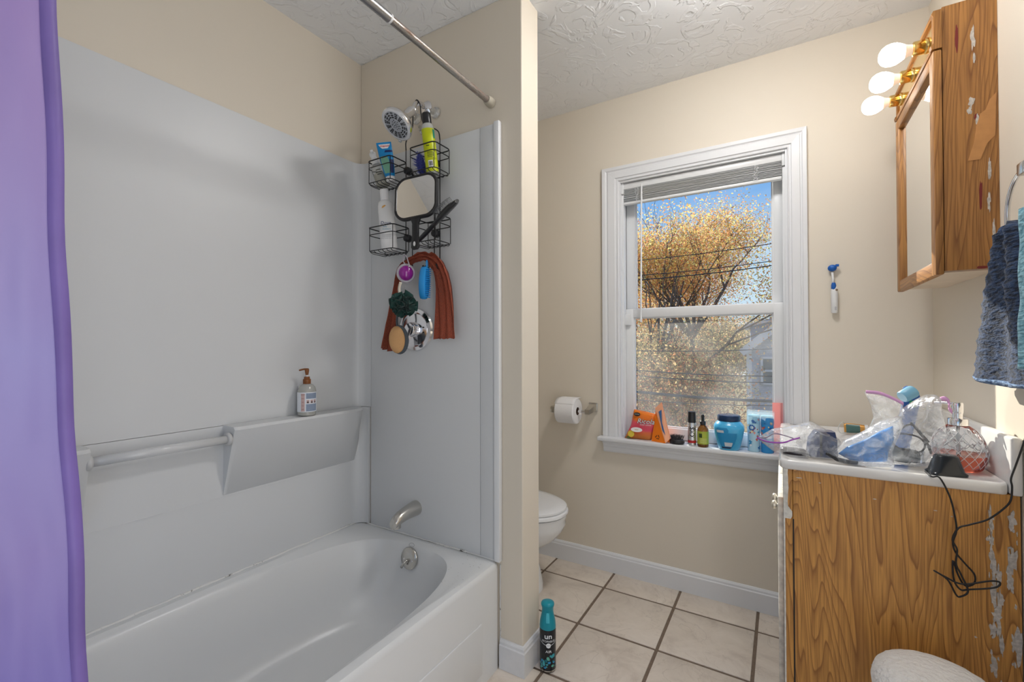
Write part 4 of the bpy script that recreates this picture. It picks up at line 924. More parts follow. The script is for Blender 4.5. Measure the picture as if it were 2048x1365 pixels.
for i, p in enumerate(cl):
    t = (cl[min(i+1, m-1)]-cl[max(i-1, 0)]).normalized(); sd = t.cross(Vector((0, -1, 0))).normalized(); s = i/(m-1)
    w = .016+.028*max(0, (abs(s-.45)-.22)/.5)+(.012 if s > .6 else 0); w *= (1 if s > .5 else .85)
    rows.append([bm.verts.new(p+sd*(w*(k/9-.5)*2)+Vector((0, -.013*math.sin(k*1.9+s*3)*(1-.3*s)-.006*math.cos(k*3.1-s*8), .002*math.sin(k*3+i)))-NO) for k in range(10)])
for a, b_ in zip(rows, rows[1:]):
    for k in range(9): bm.faces.new((a[k], a[k+1], b_[k+1], b_[k]))
o = obj('net_cloth', bm, mnet, nets, smooth=True, fix=False); sd = o.modifiers.new('t', 'SOLIDIFY'); sd.thickness = .0012
# ---- purple scalp brush
pc_ = at(811, 547, 'Y', 1.275)
r0, L0 = axis_thing('scalp_brush', 'round purple scalp brush with a clear rim on a hook', 'brush', pc_+Vector((0, 0, -.034)), pc_+Vector((.006, -.002, .034)), face=(.75, -.62, .05))
bm = newbm(); lathe(bm, [(.034, -.006), (.036, 0), (.034, .005), (.028, .007)], 32, (0, 0, .034), 'X', sx=1, sy=1.05); obj('clear_rim', bm, mat('clear_lilac_rim', (.80, .74, .80), .12, trans=.5), r0, smooth=40)
bm = newbm(); lathe(bm, [(.0285, .004), (.027, .010), (.020, .016), (.010, .0195), (.002, .0205)], 32, (0, 0, .034), 'X', sx=1, sy=1.05); obj('dome', bm, mat('purple_gloss', lin(142, 30, 140), .12, coat=.5), r0, smooth=True)
bm = newbm()
for i in range(22):
    a = i*2.4; r = .006*math.sqrt(i); lathe(bm, [(.002, -.016), (.0025, -.004)], 6, (0, r*math.cos(a), .034+r*math.sin(a)), 'X')
obj('teeth', bm, MATS['clear_lilac_rim'], r0)['kind'] = 'stuff'
bm = newbm(); tube(bm, smooth_path([(.010, .004, .050), (.014, .010, .062), (.010, .006, .078), (-.004, 0, .098), (-.016, -.006, .104), (-.012, -.012, .085), (.002, -.006, .070)], 5), .0024, 7); obj('hang_loop', bm, MATS['clear_lilac_rim'], r0, smooth=True)
# ---- blue silicone brush
bc = at(853, 566, 'Y', 1.29)
r0, L0 = axis_thing('silicone_brush', 'bright blue silicone bath brush hung edge on', 'brush', bc+Vector((-.004, 0, -.064)), bc+Vector((.002, 0, .064)), face=(-.35, -.94, 0))
M_SIL = mat('blue_silicone', lin(42, 150, 222), .4)
def ov(x, w): return [(x, w*math.cos(a), .064+.063*math.sin(a)*(1 if w > .02 else .97)) for a in [2*PI*i/28 for i in range(28)]]
bm = newbm(); loft(bm, [ov(-.004, .018), ov(0, .021), ov(.016, .022), ov(.022, .019), ov(.024, .012)]); xform(bm, Matrix.Rotation(math.radians(-62), 4, 'Z')); obj('body', bm, M_SIL, r0, smooth=50)
bm = newbm()
for i in range(14):
    for j in range(3): lathe(bm, [(.0018, -.014), (.0022, -.002)], 5, (0, (j-1)*.009, .010+i*.0082), 'X')
xform(bm, Matrix.Rotation(math.radians(-62), 4, 'Z')); obj('bristle_nubs', bm, M_SIL, r0)['kind'] = 'stuff'
bm = newbm(); tube(bm, smooth_path([(0, .002, .120), (.004, .002, .135), (.002, .001, .150), (-.003, 0, .138), (-.002, 0, .122)], 4), .002, 6); obj('hang_loop', bm, M_SIL, r0, smooth=True)
# ---- dark green mesh puff
pf = at(806, 610, 'Y', 1.236)
r0 = thing('bath_puff', 'dark green mesh bath puff hanging from the caddy', 'bath puff', pf)
M_PUFF = mat('dark_green_mesh', lin(26, 68, 62), .65, vary=(60, .3), sheen=.2)
rr = random.Random(12)
for q in range(30):
    d = Vector((rr.gauss(0, 1), rr.gauss(0, 1), rr.gauss(0, .85))).normalized()
    if d.y > .65: d.y *= -1
    e1 = d.orthogonal().normalized(); e1 = (e1*math.cos(q)+d.cross(e1)*math.sin(q)).normalized(); e2 = d.cross(e1)
    bm = newbm(); rows = []; R0 = rr.uniform(.040, .052)
    for i in range(13):
        s = (i/12-.5)*2; rows.append([])
        for j in range(5):
            h = j/4; fr = .009*math.sin(i*.95+q)*h
            p = d*(.012+R0*h*(1-.5*s*s))+e1*(.030*s*(1+.25*h))+e2*(fr+.010*math.sin(s*3+q)*h)
            p.y = p.y*.78; rows[-1].append(bm.verts.new(p))
    for a, b_ in zip(rows, rows[1:]):
        for k in range(4): bm.faces.new((a[k], a[k+1], b_[k+1], b_[k]))
    o = obj('ruffle', bm, M_PUFF, r0, smooth=True, fix=False); subd(o, 1)
bm = newbm(); sphere(bm, (0, 0, 0), .036, 12, 8, (1.05, .75, 1)); obj('core', bm, M_PUFF, r0, smooth=True)
bm = newbm(); tube(bm, smooth_path([(-.006, -.01, .035), (-.008, -.012, .06), (-.002, -.01, .085)], 5), .0055, 6); obj('cord_loop', bm, mat('cream_cord', (.66, .60, .50), .7), r0, smooth=True)
# ---- oval body brush with tan bristles
bb0 = at(796, 708, 'Y', 1.262); bb1 = at(793, 652, 'Y', 1.262)
r0, L0 = axis_thing('body_brush', 'oval tan bristle brush with a grey back below the puff', 'brush', bb0, bb1, face=(.55, -.83, 0))
bm = newbm(); loft(bm, [[(x, w*math.sin(a), L0/2+L0/2*1.02*k*math.cos(a)) for a in [2*PI*i/28 for i in range(28)]] for x, w, k in ((-.022, .022, .80), (-.016, .034, 1), (-.004, .036, 1.03), (0, .033, .98))]); xform(bm, Matrix.Translation((0, .008, 0))); obj('back', bm, mat('slate_grey_plastic', (.07, .085, .10), .35), r0, smooth=50)
bm = newbm(); loft(bm, [[(x, w*math.sin(a), L0/2+L0/2*k*math.cos(a)) for a in [2*PI*i/28 for i in range(28)]] for x, w, k in ((-.006, .029, .95), (.006, .031, .97), (.013, .028, .90), (.016, .018, .6), (.017, .006, .2))]); obj('bristle_pad', bm, mat('tan_bristle', lin(206, 160, 110), .8, bump=(420, .8, .003)), r0, smooth=60)
bm = newbm(); tube(bm, smooth_path([(-.014, 0, L0-.004), (-.026, -.002, L0+.03), (-.046, .006, L0+.10)], 5), .0045, 7); obj('handle', bm, MATS['slate_grey_plastic'], r0, smooth=True)
# ---- pump bottle on the soap ledge
b0 = Vector((-1.558, 1.062, .8865))
r0, L0 = axis_thing('pump_bottle', 'white labelled pump bottle with a brown pump on the soap ledge', 'bottle', b0, b0+Vector((0, 0, .18)))
bm = newbm(); lathe(bm, [(.028, 0), (.032, .003), (.033, .010), (.0335, .085), (.0325, .096), (.029, .108), (.022, .117), (.013, .121)], 32); obj('body', bm, mat('milky_clear_bottle', (.62, .62, .58), .12, trans=.45), r0, smooth=40)
bm = newbm(); lathe(bm, [(.027, .003), (.0315, .006), (.0322, .060), (.031, .080)], 28); obj('lotion', bm, mat('cream_lotion', (.78, .76, .72), .4), r0, smooth=40)
bm = newbm(); patch_cyl(bm, .0339, -1.75, 1.75, .016, .090, 32); obj('label_wrap', bm, mat('pale_label', (.74, .77, .82), .4), r0, smooth=True)
bm = newbm(); patch_cyl(bm, .0342, -.62, -.22, .019, .086, 6); obj('pink_column', bm, mat('pink_label', lin(206, 176, 172), .5), r0, smooth=True)
bm = newbm(); patch_cyl(bm, .0342, -.08, 1.2, .066, .087, 10); patch_cyl(bm, .0342, -.08, 1.2, .019, .046, 10); obj('text_blocks', bm, mat('text_block_blue', lin(132, 146, 168), .5, vary=(1400, .35)), r0, smooth=True)
for i in range(5): decal('lettering', ('WHAT', 'coco', 'oat', 'rice', 'milk')[i], .0055, r0, mat('maroon_ink', (.16, .05, .05), .5), wrap=(.0345, -.42, .081-.0135*i))
for a in (.10, .52, .92):
    bm = newbm(); patch_cyl(bm, .0342, a-.15, a+.15, .049, .062, 4); ic = obj('icon_tile', bm, mat('pink_label', (.7, .5, .5)), r0, smooth=True)
    bm = newbm()
    for z_, w_ in ((.050, .10), (.052, .085), (.054, .06), (.057, .035)): patch_cyl(bm, .0346, a-w_, a+w_, z_, z_+.0018, 3)
    obj('icon', bm, M_INK, ic)
bm = newbm(); lathe(bm, [(.013, .119), (.0142, .121), (.0142, .137), (.0125, .139), (.0105, .140), (.0105, .147), (.009, .148)], 24); MB_ = mat('brown_pump_plastic', lin(126, 74, 32), .3); pm = obj('pump_collar', bm, MB_, r0, smooth=40)
bm = newbm(); lathe(bm, [(.0045, .147), (.0045, .156)], 12); obj('pump_stem', bm, M_WHITE, pm, smooth=40)
bm = newbm(); lathe(bm, [(.0050, .154), (.0075, .168), (.0078, .176), (.006, .178)], 16); tube(bm, smooth_path([(0, .006, .176), (0, -.012, .176), (0, -.028, .172)], 4), [.0036]*4+[.0034]*4+[.0022], 8); obj('pump_head', bm, MB_, pm, smooth=50)
# ---------------------------------------------------------------- vanity cabinet and top
NY = 1.518; CT = .822
van = thing('vanity_cabinet', 'worn oak vanity cabinet under the white sink top', 'cabinet', (.24, NY, 0))
VO = Vector((.24, NY, 0))
def vpart(n, bm, m, par=None, smooth=False): xform(bm, Matrix.Translation(-VO)); return obj(n, bm, m, par or van, smooth=smooth)
bm = newbm(); box(bm, .026, XR-.003, NY, NY+.014, .0, .795, .001); vpart('side_panel', bm, M_OAK)
bm = newbm(); box(bm, .026, XR-.003, YW-.016, YW-.003, 0, .795); box(bm, .03, XR-.003, NY+.014, YW-.016, .08, .095); box(bm, XR-.012, XR-.003, NY+.014, YW-.016, 0, .795); vpart('carcass', bm, M_OAKY)
M_CHIPP = mat('chipped_white_paint', (.74, .72, .66), .5, vary=(55, .22))
bm = newbm(); box(bm, .004, .025, NY-.001, NY+.05, 0, .795, .0015); vpart('front_stile', bm, M_OAK)
bm = newbm()
rows = []
rr = random.Random(21)
for i in range(60):
    z = .0+.795*i/59; w = (.0085+.004*mnoise.noise(Vector((z*22, 1, 0)))+.003*mnoise.noise(Vector((z*70, 4, 0))))*(1.25 if z > .66 else (.75 if z > .3 else .45))
    if .645 < z < .675: w += .008
    rows.append([(.0025, NY-.0025, z), (.004+w, NY-.0025, z), (.004+w, NY-.0008, z), (.0025, NY+.03, z)])
loft(bm, rows); vpart('painted_edge', bm, M_CHIPP)
bm = newbm(); box(bm, .0065, .0245, NY-.0035, NY-.001, 0, .652, .0008); vpart('trim_strip', bm, M_OAK)
bm = newbm(); box(bm, .0248, .0282, NY-.0010, NY+.002, 0, .652); vpart('groove', bm, M_BLACKP)
bm = newbm(); box(bm, .004, .024, YW-.07, YW-.003, 0, .795); vpart('front_stile', bm, M_CHIPP)
bm = newbm(); box(bm, .004, .024, NY+.05, YW-.07, .70, .795); box(bm, .004, .024, NY+.05, YW-.07, 0, .10); vpart('front_rail', bm, M_CHIPP)
for y0, y1, ky in ((NY+.052, (NY+YW)/2-.012, (NY+YW)/2-.045), ((NY+YW)/2-.008, YW-.072, (NY+YW)/2+.03)):
    bm = newbm(); box(bm, -.012, .003, y0, y1, .105, .695, .003); d = vpart('door', bm, M_CHIPP, smooth=40)
for y, z in ((1.585, .665), (1.66, .665)):
    bm = newbm(); lathe(bm, [(.005, -.0), (.005, -.016), (.012, -.020), (.013, -.025), (.010, -.029), (.003, -.031)], 16, (.002, y, z), 'X'); vpart('knob', bm, mat('aged_nickel_knob', (.66, .63, .56), .3, .7), smooth=40)
# scuffs where the veneer has lost its finish
M_SCUFF = mat('bare_scuffed_veneer', (.56, .52, .47), .8, vary=(150, .25)); M_RAW = mat('raw_tan_backing', lin(196, 142, 88), .85, vary=(40, .08)); M_RED = mat('red_brown_stain', lin(120, 42, 38), .6)
def blob(seed, cy, cz, w, h, n=26, rough=.5):
    out = []
    for i in range(n):
        a = 2*PI*i/n; k = 1+rough*mnoise.noise(Vector((math.cos(a)*1.7+seed*3.1, math.sin(a)*1.7, seed)))+rough*.45*mnoise.noise(Vector((math.cos(a)*6+seed, math.sin(a)*6, 2)))
        out.append((cy+w/2*math.cos(a)*k, cz+h/2*math.sin(a)*k))
    return out
rr = random.Random(77)
for i in range(64):
    band = rr.random(); z = rr.uniform(.08, .74)
    x = .430+.030*(.74-z)*.7+rr.gauss(0, .005) if band < .6 else .466+rr.gauss(0, .004)
    if band < .6 and z > .62: x = .428+rr.gauss(0, .002)
    x = min(x, .474); big = rr.random() < .35
    bm = newbm(); prism(bm, blob(i+1, x, z, rr.uniform(.006, .014) if big else rr.uniform(.002, .005), rr.uniform(.03, .075) if big else rr.uniform(.005, .02), 24 if big else 12, .9), NY-.0006-.00004*i, NY+.0002, 'XZ'); vpart('scuff', bm, M_SCUFF)
for i, (x, z, w, h) in enumerate(((.04, .772, .014, .003), (.09, .765, .006, .002), (.21, .741, .008, .0025), (.33, .733, .007, .002), (.36, .724, .004, .002), (.40, .44, .005, .004), (.2, .30, .003, .003))):
    bm = newbm(); prism(bm, blob(i+40, x, z, w, h, 12, .5), NY-.0006, NY+.001, 'XZ'); vpart('scratch', bm, M_SCUFF)
vt = thing('sink_countertop', 'white cultured marble sink top on the oak vanity', 'sink', (.24, NY, CT))
M_MARB = mat('cultured_marble', (.78, .77, .755), .16, coat=.2)
TO = Vector((.24, NY, CT))
def rr_ring(x0, x1, y0, y1, r, z, n=8): return [(p[0]-TO.x, p[1]-TO.y, z-TO.z) for p in rrect(x1-x0, y1-y0, r, n, (x0+x1)/2, (y0+y1)/2)]
def el_ring(cx, cy, a, b, z, n=36):
    out = []
    for sx, sy, a0 in ((1, 1, 0), (-1, 1, 90), (-1, -1, 180), (1, -1, 270)):
        for i in range(9):
            t = math.radians(a0+90*i/8); out.append((cx+a*math.cos(t)-TO.x, cy+b*math.sin(t)-TO.y, z-TO.z))
    return out
TX0, TX1, TY0, TY1 = -.006, XR-.022, NY-.012, YW-.002
bm = newbm()
loft(bm, [rr_ring(TX0+.004, TX1, TY0+.004, TY1, .02, CT-.027), rr_ring(TX0, TX1, TY0, TY1, .022, CT-.023), rr_ring(TX0, TX1, TY0, TY1, .022, CT-.006), rr_ring(TX0+.003, TX1-.001, TY0+.003, TY1-.001, .022, CT-.001), rr_ring(TX0+.008, TX1-.002, TY0+.008, TY1-.002, .02, CT),
          rr_ring(TX0+.018, TX1-.004, TY0+.018, TY1-.006, .018, CT-.001), rr_ring(TX0+.026, TX1-.006, TY0+.028, TY1-.012, .02, CT-.004), el_ring(.215, 1.875, .185, .265, CT-.005), el_ring(.215, 1.875, .172, .245, CT-.012), el_ring(.215, 1.875, .150, .215, CT-.05), el_ring(.215, 1.875, .11, .16, CT-.10), el_ring(.215, 1.875, .05, .07, CT-.125), el_ring(.215, 1.875, .02, .02, CT-.127)])
obj('basin_top', bm, M_MARB, vt, smooth=50)
bm = newbm(); box(bm, XR-.0215-TO.x, XR-.0005-TO.x, TY0-.001-TO.y, YW-.002-TO.y, -.027, .110, .006, 3); obj('backsplash', bm, M_MARB, vt, smooth=40)
# ---------------------------------------------------------------- medicine cabinet with light bar
mcx0 = .377; CY0, CY1, CZ0, CZ1_ = 1.618, 2.066, 1.345, 2.048
med = thing('medicine_cabinet', 'oak medicine cabinet with mirror door and brass light bar', 'cabinet', (XR, 1.84, 1.34))
MO = Vector((XR, 1.84, 1.34))
def mpart(n, bm, m, par=None, smooth=False): xform(bm, Matrix.Translation(-MO)); return obj(n, bm, m, par or med, smooth=smooth)
bm = newbm(); box(bm, mcx0, XR-.0005, CY0, CY0+.012, CZ0+.004, CZ1_+.012); mpart('side_panel', bm, M_OAKC)
bm = newbm(); box(bm, mcx0, XR-.0005, CY1-.012, CY1, CZ0+.004, CZ1_+.012); mpart('side_panel', bm, M_OAKC)
bm = newbm(); box(bm, mcx0, XR-.0005, CY0+.012, CY1-.012, CZ0, CZ0+.012); mpart('bottom_panel', bm, mat('pale_birch_ply', (.70, .58, .45), .6, vary=(12, .06)))
bm = newbm(); box(bm, mcx0, XR-.0005, CY0+.012, CY1-.012, CZ1_-.004, CZ1_+.008); mpart('top_panel', bm, M_OAKCY)
DX0, DX1, DZ1 = .357, .3755, 1.946
dr = mpart('door', box(newbm(), DX0, DX1, CY0-.004, CY0+.034, CZ0-.006, DZ1, .004, 2), M_OAKC, smooth=40)
bm = newbm(); box(bm, DX0, DX1, CY1-.030, CY1+.008, CZ0-.006, DZ1, .004, 2); mpart('door_stile', bm, M_OAKC, dr, 40)
bm = newbm(); box(bm, DX0+.0005, DX1, CY0+.033, CY1-.029, DZ1-.036, DZ1, .003, 2); mpart('door_rail', bm, M_OAKCY, dr, 40)
bm = newbm(); box(bm, DX0+.0005, DX1, CY0+.033, CY1-.029, CZ0-.006, CZ0+.032, .003, 2); mpart('door_rail', bm, M_OAKCY, dr, 40)
bm = newbm(); box(bm, DX0+.011, DX1-.001, CY0+.030, CY1-.026, CZ0+.028, DZ1-.032); mpart('mirror_glass', bm, M_MIRROR, dr)
# light bar: oak surround, brass plate, sockets, globe bulbs
LZ0, LZ1 = DZ1+.004, CZ1_+.006
bm = newbm(); prism(bm, [(DX1, LZ0), (DX0-.002, LZ0), (DX0-.004, LZ0+.010), (DX0+.002, LZ0+.016), (DX0+.002, LZ1-.016), (DX0-.002, LZ1-.008), (DX0+.002, LZ1), (DX1, LZ1)], CY0-.004, CY0+.014, 'XZ'); lb = mpart('light_bar', bm, M_OAKC)
bm = newbm(); prism(bm, [(DX1, LZ0), (DX0-.002, LZ0), (DX0-.004, LZ0+.010), (DX0+.002, LZ0+.016), (DX0+.002, LZ1-.016), (DX0-.002, LZ1-.008), (DX0+.002, LZ1), (DX1, LZ1)], CY1-.010, CY1+.008, 'XZ'); mpart('end_block', bm, M_OAKC, lb)
bm = newbm(); box(bm, DX0, DX1, CY0+.014, CY1-.010, LZ0, LZ0+.014, .003); mpart('lower_rail', bm, M_OAKCY, lb, 40)
bm = newbm(); box(bm, DX0, DX1, CY0+.014, CY1-.010, LZ1-.014, LZ1, .003); mpart('upper_rail', bm, M_OAKCY, lb, 40)
bm = newbm(); box(bm, DX0+.006, DX1, CY0+.014, CY1-.010, LZ0+.013, LZ1-.013); mpart('brass_plate', bm, M_BRASS, lb)
M_BULB = mat('lit_opal_bulb', (.95, .93, .88), .4, emit=(1, .95, .88), estr=7)
M_BNECK = mat('opal_bulb_neck', (.85, .74, .64), .4, emit=(1, .70, .52), estr=.45)
BZ = (LZ0+LZ1)/2
blab = ['lit opal bulb at the end of the light bar nearer the towel ring', 'lit opal bulb in the middle of the brass light bar', 'lit opal bulb at the end of the light bar nearer the window']
for i, y in enumerate((1.690, 1.850, 2.012)):
    bm = newbm(); lathe(bm, [(.021, .006), (.021, .0), (.019, -.004), (.0195, -.005), (.0195, -.028), (.017, -.030)], 24, (DX0+.003, y, BZ), 'X'); mpart('socket', bm, M_BRASS, lb, 40)
    bu = thing('light_bulb', blab[i], 'light bulb', (DX0-.024, y, BZ))
    bm = newbm(); lathe(bm, [(.0125, .004), (.0135, -.004), (.0155, -.012), (.0190, -.020)], 24, axis='X', cap=True); obj('neck', bm, M_BNECK, bu, smooth=40)
    bm = newbm(); lathe(bm, [(.0190, -.020), (.0240, -.028), (.0290, -.038), (.0305, -.050), (.0285, -.062), (.0220, -.072), (.0120, -.078), (.003, -.0797)], 28, axis='X', cap=True); obj('globe', bm, M_BULB, bu, smooth=True)
# wear on the cabinet side
for i, (x, z, w, h) in enumerate(((.436, 1.955, .009, .055), (.438, 1.90, .004, .03), (.432, 1.79, .012, .025), (.428, 1.765, .008, .02), (.443, 1.735, .006, .03), (.464, 1.60, .006, .06), (.462, 1.52, .006, .05), (.470, 1.44, .005, .06))):
    bm = newbm(); prism(bm, blob(i+70, x, z, w, h, 24, .7), CY0-.0007, CY0+.001, 'XZ'); mpart('scuff', bm, M_SCUFF)
bm = newbm(); prism(bm, [(.424, 1.634), (.447, 1.633), (.460, 1.672), (.475, 1.69), (.478, 1.80), (.466, 1.785), (.458, 1.76), (.448, 1.752), (.440, 1.72), (.436, 1.68)], CY0-.0009, CY0+.001, 'XZ'); mpart('torn_veneer', bm, M_RAW)
for i, (x, z, w, h) in enumerate(((.405, 1.965, .006, .075), (.4415, 1.745, .010, .018), (.447, 1.54, .006, .08), (.448, 1.352, .022, .007))):
    bm = newbm(); prism(bm, blob(i+90, x, z, w, h, 20, .35), CY0-.0005, CY0+.001, 'XZ'); mpart('red_stain', bm, M_RED)
# ---------------------------------------------------------------- towel ring and towels
tr = thing('towel_ring', 'brushed nickel towel ring on the right wall', 'towel ring', (XR, 1.365, 1.525))
bm = newbm(); box(bm, -.008, -.0005, -.024, .024, -.024, .024, .002); obj('wall_plate', bm, M_NICKEL, tr, smooth=40)
bm = newbm(); box(bm, -.046, -.008, -.015, .015, -.013, .013, .003); obj('post', bm, M_NICKEL, tr, smooth=40)
bm = newbm(); tube(bm, [(-.040, .082*math.cos(a), -.085+.082*math.sin(a)) for a in [2*PI*i/40 for i in range(40)]], .0045, 10, closed=True); obj('ring', bm, M_CHROME, tr, smooth=True)
def terry(name, base, alt, bscale=190, stripes=60):
    m = bpy.data.materials.new(name); m.use_nodes = True; nt = m.node_tree; b = nt.nodes['Principled BSDF']; b.inputs['Roughness'].default_value = .95; b.inputs['Sheen Weight'].default_value = .12
    tc = nt.nodes.new('ShaderNodeTexCoord'); n = nt.nodes.new('ShaderNodeTexNoise'); n.inputs['Scale'].default_value = bscale; n.inputs['Detail'].default_value = 3; mp = nt.nodes.new('ShaderNodeMapping'); mp.inputs['Scale'].default_value = (.35, .35, 1)
    nt.links.new(tc.outputs['Object'], mp.inputs[0]); nt.links.new(mp.outputs[0], n.inputs['Vector'])
    r = nt.nodes.new('ShaderNodeMapRange'); r.inputs[1].default_value = .4; r.inputs[2].default_value = .62; nt.links.new(n.outputs[0], r.inputs[0])
    nt.links.new(mix_colors(nt, r.outputs[0], base, alt), b.inputs['Base Color'])
    bp = nt.nodes.new('ShaderNodeBump'); bp.inputs['Strength'].default_value = 1; bp.inputs['Distance'].default_value = .006; nt.links.new(n.outputs[0], bp.inputs['Height']); nt.links.new(bp.outputs[0], b.inputs['Normal']); return m
def towel(nm, label, zt, zb, wt, wb, yc0, yc1, xw, folds, amp, m, mh, hem=True, thick=.014):
    """a towel gathered at the top, flaring to the hem; hangs beside the right wall"""
    root = thing(nm, label, 'towel', (xw, yc1, zb)); bm = newbm(); rows = []
    N, Kk = 40, 36
    for i in range(Kk+1):
        t = i/Kk; z = zt+(zb-zt)*t; w = wt+(wb-wt)*(t**.8); yc = yc0+(yc1-yc0)*t; row = []
        for s in (1, -1):
            for j in range(N+1):
                u = j/N if s == 1 else 1-j/N
                y = yc-w/2+w*u; rid = .0022*math.sin(t*150)*(1 if hem else 0)
                x = -thick*.5*s*(1.0 if t > .04 else .4+t*15)-s*rid+amp*(math.sin(u*folds*2*PI+.7)*(1-.35*t)+.4*math.sin(u*folds*5+t*2))+.004*mnoise.noise(Vector((u*5, t*6, s)))
                zz = z+(.004*math.sin(u*9) if i == Kk else 0)+(0 if t > .05 else -.03*(2*u-1)**2)
                row.append((x, y-yc1, zz-zb))
        rows.append(row)
    loft(bm, rows); obj('cloth', bm, m, root, smooth=True)
    if hem:
        bm = newbm(); rows2 = []
        for r_ in rows[-2:]: rows2.append([(x*1.14, y*1.005, z-.001) for x, y, z in r_])
        loft(bm, rows2); obj('hem_band', bm, mh, root, smooth=True)
    return root
M_NAVYT = terry('navy_terry', lin(10, 22, 42), lin(42, 64, 98)); M_NHEM = terry('pale_blue_hem', lin(70, 98, 140), lin(126, 154, 188), 240)
towel('hand_towel', 'ribbed navy hand towel hanging from the towel ring', 1.415, 1.062, .13, .40, 1.365, 1.395, .425, 2.2, .010, M_NAVYT, M_NHEM, thick=.022)
# brown edged washcloth folded behind the navy towel
towel('washcloth', 'tan edged washcloth hanging behind the navy towel', 1.418, 1.30, .15, .27, 1.372, 1.380, .4635, 1.5, .004, terry('tan_terry', lin(78, 64, 46), lin(150, 132, 104), 260), M_NHEM, hem=False, thick=.010)
M_AQUA = terry('aqua_plush', lin(92, 150, 170), lin(150, 200, 214), 160)
towel('bath_towel', 'light aqua plush towel hung in front of the navy one', 1.405, 1.105, .20, .24, 1.025, 1.022, .378, 1.3, .008, M_AQUA, M_AQUA, hem=False, thick=.05)
bm = newbm(); box(bm, -.012, 0, -.04, .04, 1.40-.03, 1.40+.02, .003); tube(bm, smooth_path([(-.01, 0, 1.39), (-.06, 0, 1.385), (-.10, 0, 1.395), (-.112, 0, 1.42)], 4), .006, 8)
o = obj('towel_hook', bm, M_NICKEL, smooth=40); o.location = (XR-.0005, 1.022, 0); tag(o, 'nickel hook holding the aqua plush towel', 'hook')
# ---------------------------------------------------------------- soap dispenser
sd_ = thing('soap_dispenser', 'diamond cut glass soap dispenser with chrome pump and red soap', 'soap dispenser', (.402, 1.634, CT-.003), (0, 0, math.atan2(-1.65, -.40)))
prof = [(r_*1.05, h_) for r_, h_ in ((.030, .0), (.040, .003), (.047, .014), (.0525, .034), (.0535, .050), (.0500, .072), (.0430, .092), (.0330, .107), (.0230, .116), (.0175, .120))]
pp = smooth_path([(r, 0, h) for r, h in prof], 4)
bm = newbm(); n = 96; R_ = []
for p in pp:
    ring = []
    for i in range(n):
        a = 2*PI*i/n; k = 24/2; t1_, t2_ = a*k+p.z*150, a*k-p.z*150
        m_ = min(abs(math.sin(t1_/1)), abs(math.sin(t2_/1))); q = 1-.045*(1-min(1, m_*2.2))*(1 if .01 < p.z < .108 else 0)
        ring.append((p.x*q*math.cos(a), p.x*q*math.sin(a), p.z))
    R_.append(ring)
loft(bm, R_, cap=True)
rbm = newbm()
def prad(h):
    for a_, b_ in zip(pp, pp[1:]):
        if a_.z <= h <= b_.z: return a_.x+(b_.x-a_.x)*(h-a_.z)/max(1e-6, b_.z-a_.z)
    return .02
for q in range(17):
    for s in (-1, 1): tube(rbm, [((prad(h)+.0003)*math.cos(2*PI*q/17+s*h*14), (prad(h)+.0003)*math.sin(2*PI*q/17+s*h*14), h) for h in [.012+.098*i/22 for i in range(23)]], .0008, 5)
obj('cut_ridges', rbm, mat('bright_cut_edges', (.88, .9, .92), .08, trans=.35), sd_, smooth=True)['kind'] = 'stuff'
M_CUTG = mat('cut_glass', (.95, .97, .98), .02, trans=1, ior=1.38); obj('glass_body', bm, M_CUTG, sd_, smooth=30)
bm = newbm(); lathe(bm, [(.028, .003), (.0385, .006), (.0445, .016), (.0495, .034), (.0500, .040), (.0498, .043)], 40); obj('red_soap', bm, mat('red_liquid_soap', (.95, .22, .13), .1, trans=.75, ior=1.33), sd_, smooth=40)
bm = newbm(); lathe(bm, [(.0190, .116), (.0205, .117), (.0205, .134), (.0190, .136), (.0105, .137), (.0100, .150), (.0095, .152), (.0095, .174), (.012, .175), (.012, .1755)], 28); pu = obj('pump_collar', bm, M_CHROME, sd_, smooth=40)
bm = newbm(); lathe(bm, [(.0115, .150), (.0120, .152), (.0120, .176), (.0110, .178)], 24); tube(bm, smooth_path([(.004, 0, .173), (.022, 0, .175), (.046, 0, .173)], 4), [.0045]*4+[.0036]*5, 10); xform(bm, Matrix.Rotation(math.radians(-100), 4, 'Z')); obj('pump_head', bm, M_CHROME, pu, smooth=40)
bm = newbm(); tube(bm, [(0, 0, .136), (.003, 0, .02)], .0028, 8); obj('dip_tube', bm, mat('clear_dip_tube', (.8, .85, .88), .1, trans=.6), pu, smooth=True)
